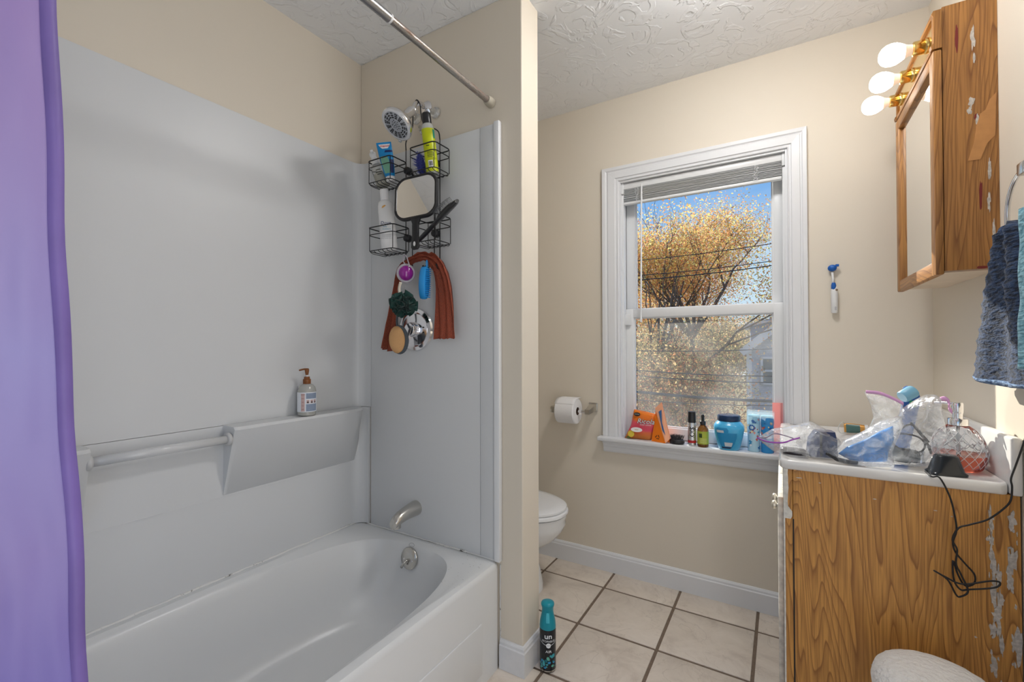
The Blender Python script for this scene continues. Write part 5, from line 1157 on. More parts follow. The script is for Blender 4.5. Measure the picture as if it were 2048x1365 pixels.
# ---------------------------------------------------------------- black charger base and its cable
cb = thing('charger_base', 'black tapered plastic charger base beside the soap dispenser', 'charger', (.357, 1.545, CT-.0004), (0, 0, math.radians(10)))
bm = newbm(); loft(bm, [[(p[0], p[1], z) for p in rrect(w, d, r, 5)] for z, w, d, r in ((0, .074, .050, .012), (.005, .075, .051, .013), (.009, .066, .046, .014), (.046, .046, .034, .013), (.049, .040, .028, .012))]); obj('body', bm, mat('black_gloss_plastic', (.02, .024, .03), .16), cb, smooth=45)
M_CABLE = mat('black_cable', (.012, .012, .014), .45)
PYc = NY-.022
def cp(u, v, y=PYc): return at(u, v, 'Y', y)
path = [Vector((.330, 1.543, CT+.005)), Vector((.316, 1.536, CT+.004)), Vector((.316, 1.517, CT+.0035)), Vector((.321, 1.501, CT-.001)), cp(1880, 957, NY-.020), cp(1900, 995), cp(1910, 1035), cp(1913, 1062), cp(1906, 1085), cp(1911, 1105), cp(1930, 1128), cp(1949, 1150), cp(1948, 1168), cp(1930, 1172), cp(1916, 1150), cp(1906, 1122), cp(1908, 1160), cp(1921, 1180, PYc-.004), cp(1938, 1180, PYc-.006), cp(1990, 1176, PYc-.004), cp(2000, 1166), cp(1980, 1163), cp(1925, 1169, PYc-.008), cp(1890, 1154), cp(1868, 1142), cp(1895, 1160, PYc-.008), cp(1912, 1190, PYc-.006), cp(1921, 1194, PYc-.008), cp(1936, 1183, PYc-.010), cp(1922, 1150, PYc-.006), cp(1912, 1128, PYc-.006), cp(1914, 1100, PYc-.006), cp(1905, 1080, PYc-.005), cp(1917, 1057, PYc-.004), cp(1940, 1050), cp(1975, 1040), cp(2005, 1020), cp(2021, 1002), cp(2024, 975), cp(2022, 958), cp(2032, 930), cp(2048, 885, NY-.04), cp(2058, 850, NY-.06)]
for q_ in path: q_.x = min(q_.x, XR-.004)
bm = newbm(); tube(bm, smooth_path(path, 6), .0020, 7)
tag(obj('tangled_cable', bm, M_CABLE, smooth=True), 'tangled black power cord dangling over the vanity side', 'cord')
# ---------------------------------------------------------------- clear zip bags and what is in them
M_BAG = bpy.data.materials.new('clear_zip_bag'); M_BAG.use_nodes = True; nt = M_BAG.node_tree; nt.nodes.clear()
bo = nt.nodes.new('ShaderNodeOutputMaterial'); tt = nt.nodes.new('ShaderNodeBsdfTransparent'); gg = nt.nodes.new('ShaderNodeBsdfGlossy'); dd = nt.nodes.new('ShaderNodeBsdfTranslucent'); df = nt.nodes.new('ShaderNodeBsdfDiffuse')
m1 = nt.nodes.new('ShaderNodeMixShader'); m2 = nt.nodes.new('ShaderNodeMixShader'); m3 = nt.nodes.new('ShaderNodeMixShader')
gg.inputs['Roughness'].default_value = .12; tt.inputs[0].default_value = (.97, .98, .99, 1); dd.inputs[0].default_value = (.85, .87, .9, 1); df.inputs[0].default_value = (.85, .87, .9, 1)
lw = nt.nodes.new('ShaderNodeLayerWeight'); lw.inputs[0].default_value = .35
tc = nt.nodes.new('ShaderNodeTexCoord'); n1 = nt.nodes.new('ShaderNodeTexNoise'); n1.inputs['Scale'].default_value = 28; n1.inputs['Detail'].default_value = 4; n1.inputs['Distortion'].default_value = 1.5
bp = nt.nodes.new('ShaderNodeBump'); bp.inputs['Strength'].default_value = .8; bp.inputs['Distance'].default_value = .008
nt.links.new(tc.outputs['Object'], n1.inputs['Vector']); nt.links.new(n1.outputs[0], bp.inputs['Height'])
for s_ in (gg, dd, df): nt.links.new(bp.outputs[0], s_.inputs['Normal'])
nt.links.new(bp.outputs[0], lw.inputs['Normal'])
m1.inputs[0].default_value = .5; nt.links.new(dd.outputs[0], m1.inputs[1]); nt.links.new(df.outputs[0], m1.inputs[2])
fz = nt.nodes.new('ShaderNodeMapRange'); fz.inputs[3].default_value = .10; fz.inputs[4].default_value = .48; nt.links.new(n1.outputs[0], fz.inputs[0]); fz.inputs[1].default_value = .35; fz.inputs[2].default_value = .75
nt.links.new(fz.outputs[0], m2.inputs[0]); nt.links.new(tt.outputs[0], m2.inputs[1]); nt.links.new(m1.outputs[0], m2.inputs[2])
fg = nt.nodes.new('ShaderNodeMath'); fg.operation = 'MULTIPLY'; fg.inputs[1].default_value = .6; nt.links.new(lw.outputs['Facing'], fg.inputs[0])
nt.links.new(fg.outputs[0], m3.inputs[0]); nt.links.new(m2.outputs[0], m3.inputs[1]); nt.links.new(gg.outputs[0], m3.inputs[2]); nt.links.new(m3.outputs[0], bo.inputs[0])
M_ZIPP = mat('purple_zip', lin(158, 84, 178), .35); M_ZIPK = mat('pink_zip', lin(226, 168, 214), .35)
def resample(P, n):
    P = [Vector(p) for p in P]; L = [0]
    for a, b in zip(P, P[1:]+P[:1]): L.append(L[-1]+(b-a).length)
    out = []; k = 0
    for i in range(n):
        s = L[-1]*i/n
        while L[k+1] < s: k += 1
        a, b = P[k], P[(k+1) % len(P)]; out.append(a.lerp(b, (s-L[k])/max(1e-9, L[k+1]-L[k])))
    return out
def pillow(px, yc, T, seed, n=72, K=12, amp=.007, ctr=None, yf=None):
    """crumpled closed film: outline (seen from the room's middle) at depth yc, front and back sheets bulging by T"""
    O = resample([at(u, v, 'Y', yf(u, v) if yf else yc) for u, v in px], n)
    c = Vector(ctr) if ctr is not None else sum(O, Vector())/n
    bm = newbm(); sheets = []
    for s in (-1, 1):
        rings = []
        for k in range(K):
            t = k/K; f = (1-(1-t)**2)**.5 if t > 0 else 0; ring = []
            for p in O:
                q = p.lerp(c, t); w = q.copy()
                nz = mnoise.noise(q*22+Vector((seed, 0, s)))+.6*abs(mnoise.noise(q*48+Vector((0, seed, s*2))))
                q.y += s*T*f*(1+.35*mnoise.noise(q*9+Vector((seed*2, s, 0))))+amp*nz*min(1, t*4)
                q.x += amp*.7*mnoise.noise(w*30+Vector((s, 3, seed)))*min(1, t*4); q.z += amp*.6*mnoise.noise(w*30+Vector((5, s, seed)))*min(1, t*4)
                q.z = max(q.z, CT+.0015) if q.y > NY-.012 else q.z
                ring.append(q)
            rings.append(ring)
        sheets.append(rings)
    base = [bm.verts.new(p) for p in sheets[0][0]]
    for s, rings in enumerate(sheets):
        prev = base
        for ring in rings[1:]:
            cur_ = [bm.verts.new(p) for p in ring]
            for i in range(n):
                j = (i+1) % n; bm.faces.new((prev[i], prev[j], cur_[j], cur_[i]))
            prev = cur_
        bm.faces.new(prev)
    return bm
def strip(bm, pts, w, t=.0012):
    P = [Vector(p) for p in pts]; rows = []
    for p in P: rows.append([p+Vector((0, -t, -w)), p+Vector((0, -t, w)), p+Vector((0, t, w)), p+Vector((0, t, -w))])
    return loft(bm, rows)
def bagthing(nm, label, px, yc, T, seed, **kw):
    base = at(px[0][0], px[0][1], 'Y', yc); base.z = CT
    r = thing(nm, label, 'bag', base); bm = pillow(px, yc, T, seed, **kw); xform(bm, Matrix.Translation(-base)); obj('film', bm, M_BAG, r, smooth=True); return r, base
# left bag: purple zipper, navy case inside
r1, o1_ = bagthing('zip_bag', 'clear zip bag with a purple zipper overhanging the window sill', [(1513, 876), (1545, 858), (1590, 850), (1622, 843), (1650, 858), (1680, 880), (1684, 893), (1668, 905), (1672, 925), (1655, 928), (1618, 928), (1600, 918), (1580, 917), (1552, 907), (1530, 890)], 1.60, .042, 3.3, amp=.006)
bm = newbm(); strip(bm, smooth_path([at(1514, 876, 'Y', 1.575)-o1_, at(1535, 884, 'Y', 1.565)-o1_, at(1565, 886, 'Y', 1.56)-o1_, at(1585, 880, 'Y', 1.56)-o1_, at(1600, 876, 'Y', 1.565)-o1_], 5), .0022); obj('zipper', bm, M_ZIPP, r1, smooth=True)
bm = newbm(); strip(bm, smooth_path([at(1514, 875, 'Y', 1.60)-o1_, at(1532, 876, 'Y', 1.595)-o1_, at(1549, 868, 'Y', 1.59)-o1_, at(1570, 872, 'Y', 1.59)-o1_, at(1588, 878, 'Y', 1.585)-o1_], 5), .0015); obj('zipper', bm, mat('dark_purple_zip', lin(110, 70, 120), .4), r1, smooth=True)
nc = thing('navy_case', 'dark navy glossy case standing inside the purple zip bag', 'case', (.10, 1.605, CT+.002), (0, 0, math.radians(12)))
bm = newbm(); loft(bm, [[(p[0], p[1], z) for p in rrect(w, .045, .008, 4, cx=o_)] for z, w, o_ in ((0, .070, 0), (.004, .074, 0), (.05, .066, .002), (.070, .050, .006), (.074, .044, .008))]); obj('body', bm, mat('navy_gloss', lin(38, 52, 92), .2), nc, smooth=45)
bm = newbm(); box(bm, -.010, -.004, -.0235, -.0215, .002, .066, .001); obj('seam_clip', bm, M_BLACKP, nc)
db = thing('dark_brush_head', 'dark oval brush lying flat in the purple zip bag', 'brush', (.030, 1.585, CT+.002), (0, 0, math.radians(-8)))
bm = newbm(); loft(bm, [[(a_*math.cos(t), b_*math.sin(t), z) for t in [2*PI*i/24 for i in range(24)]] for z, a_, b_ in ((0, .030, .014), (.004, .036, .018), (.012, .035, .017), (.018, .028, .012))]); obj('body', bm, mat('dark_maroon_plastic', (.022, .014, .018), .3), db, smooth=45)
# middle bag: blue pack
r2, o2_ = bagthing('zip_bag', 'clear crumpled bag around the bright blue pack', [(1662, 905), (1690, 880), (1735, 858), (1760, 842), (1800, 832), (1808, 850), (1795, 880), (1785, 905), (1790, 935), (1755, 938), (1720, 950), (1692, 951), (1680, 938)], 1.545, .030, 5.1, amp=.006)
bp_ = thing('blue_pack', 'bright blue soft pack inside the middle clear bag', 'pack', (.175, 1.56, CT+.002))
bm = pillow([(1676, 908), (1694, 894), (1727, 881), (1758, 864), (1786, 852), (1788, 880), (1777, 904), (1774, 924), (1740, 925), (1702, 922)], 1.550, .011, 8.2, n=48, K=8, amp=.006); xform(bm, Matrix.Translation(-Vector(bp_.location))); obj('wrapper', bm, mat('blue_wrapper', lin(64, 140, 214), .3, vary=(25, .35)), bp_, smooth=True)
hp_ = [at(1652, 907, 'Y', 1.545), at(1672, 918, 'Y', 1.54), at(1700, 930, 'Y', 1.538), at(1716, 934, 'Y', 1.538)]
for q_ in hp_: q_.z = max(q_.z, CT+.0055)
bm = newbm(); tube(bm, smooth_path(hp_, 4), [.004]*4+[.006]*5+[.005]*4, 8); xform(bm, Matrix.Translation(-Vector(bp_.location))); obj('handle_strip', bm, M_BLACKP, bp_, smooth=True)
# tall bag behind with a pink zipper
r3, o3_ = bagthing('zip_bag', 'tall clear bag with pink zipper leaning in front of the toothpaste', [(1728, 784), (1760, 790), (1785, 796), (1807, 810), (1806, 830), (1800, 860), (1790, 890), (1770, 905), (1738, 890), (1735, 862), (1747, 835), (1742, 812)], 1.66, .018, 7.7, amp=.008)
bm = newbm(); strip(bm, smooth_path([at(1732, 784, 'Y', 1.645)-o3_, at(1760, 787, 'Y', 1.64)-o3_, at(1785, 797, 'Y', 1.635)-o3_, at(1807, 808, 'Y', 1.635)-o3_], 5), .0045, .002); obj('zipper', bm, M_ZIPK, r3, smooth=True)
# right bag: black hair clipper and its cord
r4, o4_ = bagthing('zip_bag', 'clear bag holding a black hair clipper and coiled cord', [(1757, 905), (1775, 870), (1790, 842), (1803, 818), (1830, 800), (1852, 789), (1872, 790), (1885, 800), (1883, 818), (1891, 850), (1897, 876), (1876, 908), (1856, 931), (1838, 938), (1815, 940), (1790, 930), (1762, 925)], 1.606, .030, 2.4, amp=.006, yf=lambda u, v: 1.606-(.050*min(1, max(0, (u-1845)/35)) if v < 900 else 0))
bm = newbm(); strip(bm, smooth_path([at(1880, 800, 'Y', 1.575)-o4_, at(1890, 798, 'Y', 1.572)-o4_, at(1899, 806, 'Y', 1.57)-o4_, at(1897, 815, 'Y', 1.57)-o4_, at(1904, 824, 'Y', 1.57)-o4_], 5), .006, .003); obj('zipper', bm, M_ZIPK, r4, smooth=True)
c0 = at(1772, 905, 'Y', 1.624); c1 = at(1840, 915, 'Y', 1.620); c0.z = CT+.024; c1.z = CT+.022
hc, Lc = axis_thing('hair_clipper', 'black hair clipper lying in the right clear bag', 'clipper', c0, c1, face=(0, -1, .4))
bm = newbm(); loft(bm, [[(a_*math.cos(t), b_*math.sin(t), z) for t in [2*PI*i/20 for i in range(20)]] for z, a_, b_ in ((0, .011, .014), (.01, .015, .020), (.05, .016, .021), (Lc*.75, .014, .018), (Lc-.008, .012, .018), (Lc, .009, .015))]); obj('body', bm, mat('charcoal_gloss', (.03, .04, .05), .18), hc, smooth=50)
bm = newbm(); box(bm, -.010, .006, -.018, .018, Lc-.002, Lc+.010, .002); obj('blade', bm, M_CHROME, hc, smooth=40)
bm = newbm(); tube(bm, smooth_path([at(u, v, 'Y', y*.4+.966) for u, v, y in ((1790, 895, 1.58), (1782, 878, 1.575), (1800, 868, 1.57), (1835, 874, 1.565), (1850, 890, 1.57), (1838, 905, 1.58), (1800, 898, 1.585), (1785, 882, 1.59), (1800, 860, 1.585), (1822, 850, 1.58), (1840, 868, 1.57), (1856, 890, 1.57), (1862, 908, 1.575), (1850, 880, 1.58), (1830, 856, 1.585), (1822, 846, 1.585), (1838, 862, 1.575), (1858, 885, 1.57))], 6), .0024, 7); tag(obj('coiled_cord', bm, M_CABLE, smooth=True), 'coiled black cord bundled inside the right clear bag', 'cord')
# ---------------------------------------------------------------- squeeze bottle standing behind the bags, toothpaste
q0 = at(1812, 838, 'Y', 1.74); q1 = at(1826, 778, 'Y', 1.74)
r0, L0 = axis_thing('squeeze_tube', 'blue and green tube with a pale blue cap behind the bags', 'tube', Vector((q0.x-.02, 1.74, CT-.018)), q1+Vector((0, 0, -.012)))
bm = newbm(); loft(bm, [[(d*math.cos(t), w*math.sin(t), z) for t in [2*PI*i/22 for i in range(22)]] for z, w, d in ((0, .018, .004), (.03, .019, .010), (L0-.03, .020, .016), (L0-.012, .019, .017), (L0, .014, .014))]); obj('body', bm, mat('deep_blue_tube', lin(20, 84, 160), .3), r0, smooth=45)
bm = newbm(); patch_cyl(bm, .0172, -.2, .9, L0-.040, L0-.022, 8); obj('green_band', bm, mat('green_band', lin(36, 150, 110), .4), r0, smooth=True)
kc = at(1817, 788, 'Y', 1.725); r00 = kc
cm = Matrix((Vector((.55, .6, .58)).normalized(), Vector((0, 0, 1)), Vector((1, 0, 0)))).transposed()
bm = newbm(); lathe(bm, [(.0150, -.022), (.0175, -.019), (.0185, .010), (.0175, .016), (.012, .018)], 26); dirv = Vector((.75, .45, .48)).normalized(); qt = dirv.to_track_quat('Z', 'Y').to_matrix().to_4x4(); qt.translation = kc
xform(bm, r0.matrix_world.inverted() @ qt); cp_ = obj('cap', bm, mat('pale_blue_cap', lin(120, 176, 204), .35), r0, smooth=45)
bm = newbm()
for s in (-1, 1): box(bm, .013, .020, s*.010-.004, s*.010+.004, .006, .020, .001)
xform(bm, r0.matrix_world.inverted() @ qt); obj('cap_tabs', bm, MATS['deep_blue_tube'], cp_, smooth=40)
p0 = at(1688, 856, 'Y', 2.12); p1 = at(1746, 852, 'Y', 2.12); p0.z = CT+.013; p1.z = CT+.015
r0, L0 = axis_thing('toothpaste_tube', 'squeezed gold and teal toothpaste tube with white cap on the sink top', 'tube', p0, p1, face=(0, -1, .3))
bm = newbm(); loft(bm, [[(d*math.cos(t), w*math.sin(t), z) for t in [2*PI*i/22 for i in range(22)]] for z, w, d in ((0, .017, .0025), (.02, .018, .006), (L0*.55, .016, .011), (L0*.72, .0135, .0125))]); obj('body', bm, mat('gold_foil_tube', lin(196, 142, 66), .3, .3), r0, smooth=45)
bm = newbm(); loft(bm, [[((d+.0006)*math.cos(t), (w+.0005)*math.sin(t), z) for t in [2*PI*(i-3)/22 for i in range(11)]] for z, w, d in ((.006, .0172, .0036), (.02, .018, .006), (L0*.55, .016, .011))], closed_ring=False); obj('teal_panel', bm, mat('teal_foil', lin(70, 104, 98), .3), r0, smooth=True)
bm = newbm(); lathe(bm, [(.0140, L0*.71), (.0155, L0*.72), (.0155, L0*.82), (.0110, L0*.84), (.0100, L0*.98), (.0085, L0)], 22); obj('cap', bm, M_WHITE, r0, smooth=45)
bm = newbm(); tube(bm, smooth_path([(0, .018, .004), (.010, .022, -.012), (.024, .010, -.020), (.026, -.010, -.014), (.010, -.020, -.004), (0, -.016, .004)], 5), .0012, 6); obj('film_loop', bm, mat('clear_film', (.7, .75, .75), .1, trans=.4), r0, smooth=True)
# ---------------------------------------------------------------- plush stool in front of the vanity
stl = thing('plush_stool', 'round white plush topped stool in front of the vanity', 'stool', (.292, 1.345, 0))
bm = newbm(); rings = []
for z, r in ((.330, .085), (.335, .104), (.350, .114), (.372, .1165), (.392, .112), (.405, .102), (.415, .084), (.421, .058), (.424, .028), (.4245, .006)):
    rings.append([((r+.0022*mnoise.noise(Vector((math.cos(a)*9, math.sin(a)*9, z*60))))*math.cos(a), (r+.0022*mnoise.noise(Vector((math.cos(a)*9, math.sin(a)*9, z*60))))*math.sin(a), z+.0015*mnoise.noise(Vector((r*math.cos(a)*70, r*math.sin(a)*70, 3)))) for a in [2*PI*i/64 for i in range(64)]])
loft(bm, rings); obj('cushion', bm, mat('white_plush', (.80, .79, .77), .95, bump=(95, 1, .010), sheen=.5), stl, smooth=True)
bm = newbm(); lathe(bm, [(.09, .315), (.095, .317), (.095, .332), (.09, .334)], 32); obj('seat_board', bm, M_WHITE, stl, smooth=40)
for i in range(4):
    a = PI/4+i*PI/2; bm = newbm(); tube(bm, [(.07*math.cos(a), .07*math.sin(a), .318), (.098*math.cos(a), .098*math.sin(a), 0)], [.011, .008], 10); obj('leg', bm, M_WHITE, stl, smooth=40)
# ---------------------------------------------------------------- toilet
tl = thing('toilet', 'white toilet with closed lid behind the partition', 'toilet', (-1.142, 1.862, 0))
tl.scale = (1, 1, .948)
def egg(x0, x1, w, z, n=40, e=2.3, yo=0):
    """plan outline from x0 (back) to x1 (nose); blunt back, rounded nose"""
    out = []; cx = (x0+x1)/2; a = (x1-x0)/2
    for i in range(n):
        t = 2*PI*i/n; c, s = math.cos(t), math.sin(t); k = 1-.10*max(0, c)
        out.append((cx+a*math.copysign(abs(c)**(2/e), c), yo+w*k*math.copysign(abs(s)**(2/e), s), z))
    return out
bm = newbm(); loft(bm, [egg(-.32, .172, .105, 0, e=3), egg(-.32, .172, .106, .03, e=3), egg(-.31, .160, .100, .10, e=2.8), egg(-.30, .140, .092, .17, e=2.6), egg(-.29, .145, .098, .205, e=2.4), egg(-.28, .195, .125, .235), egg(-.27, .245, .155, .275), egg(-.265, .275, .172, .315), egg(-.262, .288, .180, .345), egg(-.262, .286, .181, .365), egg(-.262, .292, .184, .380), egg(-.262, .292, .184, .392), egg(-.25, .28, .172, .396)]); obj('bowl', bm, M_PORC, tl, smooth=50)
bm = newbm(); loft(bm, [egg(-.235, .292, .182, .397), egg(-.235, .299, .187, .400), egg(-.235, .299, .187, .412), egg(-.235, .293, .183, .417)]); obj('seat', bm, mat('white_seat_plastic', (.80, .81, .82), .16), tl, smooth=50)
bm = newbm(); loft(bm, [egg(-.235, .288, .180, .4185), egg(-.235, .293, .184, .421), egg(-.235, .292, .183, .430), egg(-.225, .280, .174, .436), egg(-.19, .24, .145, .4385), egg(-.1, .14, .07, .440)]); obj('lid', bm, MATS['white_seat_plastic'], tl, smooth=50)
bm = newbm(); box(bm, -.462, -.27, -.21, .21, .38, .72, .02, 3); obj('tank', bm, M_PORC, tl, smooth=40)
bm = newbm(); box(bm, -.468, -.262, -.218, .218, .72, .75, .01, 3); obj('tank_lid', bm, M_PORC, tl, smooth=40)
for s in (-1, 1): bm = newbm(); box(bm, -.262, -.235, s*.07-.02, s*.07+.02, .396, .43, .005); obj('hinge', bm, MATS['white_seat_plastic'], tl, smooth=40)
# ---------------------------------------------------------------- toilet paper holder and roll
TPY, TPZ = 2.138, .815
th = thing('paper_holder', 'chrome toilet paper holder arm beside the window casing', 'holder', (-.842, YW, TPZ+.014))
bm = newbm(); box(bm, -.024, .024, -.008, -.0005, -.024, .024, .003); obj('wall_plate', bm, M_NICKEL, th, smooth=40)
bm = newbm(); loft(bm, [[(dx*w, y, z0+dz*w) for dx, dz in ((-1, -1), (1, -1), (1, 1), (-1, 1))] for y, w, z0 in ((-.008, .019, 0), (-.03, .016, -.003), (-.07, .0125, -.011), (-.094, .0115, -.014))]); obj('post', bm, M_NICKEL, th, smooth=40)
bm = newbm(); lathe(bm, [(.008, .0), (.008, -.19)], 16, (.006, -.084, -.014), 'X'); obj('spindle', bm, M_CHROME, th, smooth=40)
bm = newbm(); box(bm, -.205, -.182, -.096, -.0005, -.030, .004, .004); obj('far_post', bm, M_NICKEL, th, smooth=40)
tpr = thing('toilet_roll', 'full white toilet paper roll on the chrome holder', 'toilet paper', (-.948, TPY, TPZ))
M_TP = mat('soft_tissue', (.80, .79, .79), .95, bump=(160, .4, .002))
bm = newbm(); n = 48; Rr = .0655; ri = .0205; hw_ = .052
prf = [(ri, -hw_), (Rr-.004, -hw_), (Rr, -hw_+.004), (Rr, hw_-.004), (Rr-.004, hw_), (ri, hw_), (ri, -hw_)]
lathe(bm, prf, n, axis='X', cap=False); obj('roll', bm, M_TP, tpr, smooth=40)
bm = newbm(); lathe(bm, [(ri-.0003, -hw_), (ri-.0003, hw_)], 32, axis='X', cap=False); lathe(bm, [(ri-.0016, -hw_), (ri-.0016, hw_)], 32, axis='X', cap=False); obj('cardboard_core', bm, mat('brown_card', lin(96, 74, 60), .9), tpr, smooth=40)
bm = newbm(); rows = []
for i in range(14):
    a = PI/2-.95+.12*i; k = max(0, (i-9)/4); r = Rr+.0009+.010*k*k
    rows.append([bm.verts.new((x, -r*math.cos(a)*(1) if False else r*math.cos(PI-a), r*math.sin(a)+.004*k)) for x in [-hw_-.002+2*(hw_+.002)*j/6+.002*k for j in range(7)]])
for a, b_ in zip(rows, rows[1:]):
    for k in range(6): bm.faces.new((a[k], a[k+1], b_[k+1], b_[k]))
o = obj('loose_sheet', bm, M_TP, tpr, smooth=True, fix=False); sd = o.modifiers.new('t', 'SOLIDIFY'); sd.thickness = .0006
# ---------------------------------------------------------------- air freshener can
ac, L0 = axis_thing('freshener_can', 'black and teal air freshener can standing by the partition', 'can', (-.722, 1.442, .0005), (-.722, 1.442, .24))
M_CAN = mat('black_can_print', (.010, .012, .016), .22); M_TEAL = mat('teal_cap', lin(6, 138, 156), .28)
bm = newbm(); lathe(bm, [(.026, 0), (.0285, .003), (.0290, .008), (.0290, .142), (.0285, .148), (.027, .152)], 36); obj('body', bm, M_CAN, ac, smooth=40)
bm = newbm(); lathe(bm, [(.0275, .003), (.0292, .0045), (.0292, .0075), (.0275, .009)], 36); obj('base_rim', bm, M_NICKEL, ac, smooth=40)
bm = newbm(); lathe(bm, [(.0290, .148), (.0292, .150), (.0275, .170), (.0225, .192), (.0200, .205), (.0205, .216), (.0232, .224), (.0240, .228), (.0225, .233), (.0150, .2365), (.004, .2375)], 36); cp_ = obj('cap', bm, M_TEAL, ac, smooth=60)
bm = newbm(); loft(bm, [[(r+.0008, y, z) for y, z in ((-w, z0), (w, z0))]+[(r+.0024, w*.7, z0), (r+.0024, -w*.7, z0)] for r, w, z0 in ((.0262, .006, .174), (.0245, .0065, .182), (.0222, .006, .194), (.0205, .005, .206))]); obj('trigger', bm, mat('pale_teal', lin(70, 178, 196), .2), cp_, smooth=40)
M_WINK = mat('white_print', (.80, .82, .84), .4)
decal('lettering', 'un', .025, ac, M_WINK, wrap=(.0293, .06, .1275), bold=.0004, sx=1.15); decal('lettering', 'STOPABLES', .0100, ac, M_WINK, wrap=(.0293, .10, .1105))
decal('lettering', 'AIR', .0125, ac, M_WINK, wrap=(.0293, .10, .075), sx=1.2)
bm = newbm()
for i in range(24):
    a = -1.2+2.5*i/23; zc = lambda a: .097+.009*(a-.08)**2
    if i: patch_cyl(bm, .0294, pa, a, 0, 0, 1); bm.verts.ensure_lookup_table(); q = list(bm.verts)[-4:]; q[0].co.z = zc(pa)-.0008; q[1].co.z = zc(pa)+.0008; q[2].co.z = zc(a)-.0008; q[3].co.z = zc(a)+.0008
    pa = a
obj('white_arc', bm, M_WINK, ac)
def disc_on_can(name, a0, z0, r, m, rad=.0295, n=24, sy=1):
    bm = newbm(); cp3 = lambda q, t: (rad*math.cos(a0+q*r*math.cos(t)/rad), rad*math.sin(a0+q*r*math.cos(t)/rad), z0+sy*q*r*math.sin(t))
    R3 = [[bm.verts.new(cp3(q, 2*PI*i/n)) for i in range(n)] for q in (.12, .4, .7, 1)]
    bm.faces.new(R3[0])
    for a_, b_ in zip(R3, R3[1:]):
        for i in range(n): bm.faces.new((a_[i], b_[i], b_[(i+1) % n], a_[(i+1) % n]))
    return obj(name, bm, m, ac, fix=False)
disc_on_can('white_badge', .08, .0965, .0085, M_WINK); decal('lettering', 'FRESH', .0045, ac, mat('grey_print2', (.2, .22, .25), .5), wrap=(.0298, .08, .0965))
rr = random.Random(31); tcols = [mat('can_teal_%d' % i, c, .3) for i, c in enumerate((lin(20, 110, 120), lin(60, 160, 170), lin(16, 72, 84), lin(96, 170, 150), lin(40, 140, 190)))]
for i in range(26):
    a, z_ = rr.uniform(-1.0, 1.1), rr.uniform(.012, .062); disc_on_can('petal', a, z_, rr.uniform(.003, .007), rr.choice(tcols), .02935+.00002*i, 8, rr.uniform(.5, 1.2))
bm = newbm(); pts = []
for t in [2*PI*i/28 for i in range(28)]:
    yy = .011*math.sin(t)*(math.sin(t/2)**1.3 if t <= 2*PI else 0); zz = .016*math.cos(t)
    a = -.50+.011*math.sin(t)*abs(math.sin(t/2))/.03; pts.append((.0299*math.cos(a), .0299*math.sin(a), .036+zz))
bm.faces.new([bm.verts.new(p) for p in pts]); obj('droplet', bm, M_CAN, ac, fix=False)
bm = newbm(); bm.faces.new([bm.verts.new((.0301*math.cos(-.50+.0075*math.sin(t)*abs(math.sin(t/2))/.03), .0301*math.sin(-.50+.0075*math.sin(t)*abs(math.sin(t/2))/.03), .0345+.011*math.cos(t))) for t in [2*PI*i/28 for i in range(28)]]); obj('droplet_fill', bm, tcols[1], ac, fix=False)
# ---------------------------------------------------------------- things on the window sill
SZ = .6902
# candy pouch
px = [(1248, 879), (1252, 870), (1262, 850), (1268, 819), (1290, 823), (1312, 829), (1310, 850), (1306, 868), (1302, 884), (1275, 884)]
base = at(1275, 883, 'Y', 2.205); base.z = SZ
cp0 = thing('candy_pouch', 'orange and pink cough drop pouch on the window sill', 'pouch', base)
CTs = CT; CT = -1
bm = pillow(px, 2.215, .020, 1.7, n=56, K=9, amp=.003); CT = CTs
for v in bm.verts: v.co.z = max(v.co.z, SZ+.0005)
xform(bm, Matrix.Translation(-base))
mcan = bpy.data.materials.new('candy_pouch_print'); mcan.use_nodes = True; nt = mcan.node_tree; b = nt.nodes['Principled BSDF']
tc = nt.nodes.new('ShaderNodeTexCoord'); s3 = nt.nodes.new('ShaderNodeSeparateXYZ'); nt.links.new(tc.outputs['Object'], s3.inputs[0])
nz = nt.nodes.new('ShaderNodeTexNoise'); nz.inputs['Scale'].default_value = 40; nt.links.new(tc.outputs['Object'], nz.inputs['Vector'])
ma = nt.nodes.new('ShaderNodeMath'); ma.operation = 'MULTIPLY_ADD'; ma.inputs[1].default_value = .02; nt.links.new(nz.outputs[0], ma.inputs[0]); nt.links.new(s3.outputs[2], ma.inputs[2])
mr = nt.nodes.new('ShaderNodeMapRange'); mr.inputs[1].default_value = .01; mr.inputs[2].default_value = .155; nt.links.new(ma.outputs[0], mr.inputs[0])
rp = nt.nodes.new('ShaderNodeValToRGB'); el = rp.color_ramp.elements
el[0].color = (*lin(176, 96, 40), 1); el[1].position = .95; el[1].color = (*lin(240, 128, 20), 1)
for p_, c_ in ((.12, lin(206, 120, 50)), (.22, lin(224, 110, 60)), (.32, lin(232, 80, 106)), (.58, lin(236, 92, 110)), (.68, lin(240, 120, 30))): k = el.new(p_); k.color = (*c_, 1)
nt.links.new(mr.outputs[0], rp.inputs[0]); nt.links.new(rp.outputs[0], b.inputs['Base Color']); b.inputs['Roughness'].default_value = .28
obj('pouch', bm, mcan, cp0, smooth=True)
def sill_plane(u, v, y): p = at(u, v, 'Y', y); return basis(p-base, (1, .0, 0), (0, .15, 1))
M_WI = mat('white_ink', (.85, .85, .85), .5)
decal('lettering', 'Ricola', .034, cp0, M_INK, sill_plane(1291, 844, 2.188), shear=.25, bold=.0011); decal('lettering', 'Ricola', .034, cp0, M_WI, sill_plane(1291, 844, 2.1865), shear=.25, bold=-.0001)
decal('lettering', 'SWEET LEMON', .008, cp0, M_WI, sill_plane(1291, 851, 2.188))
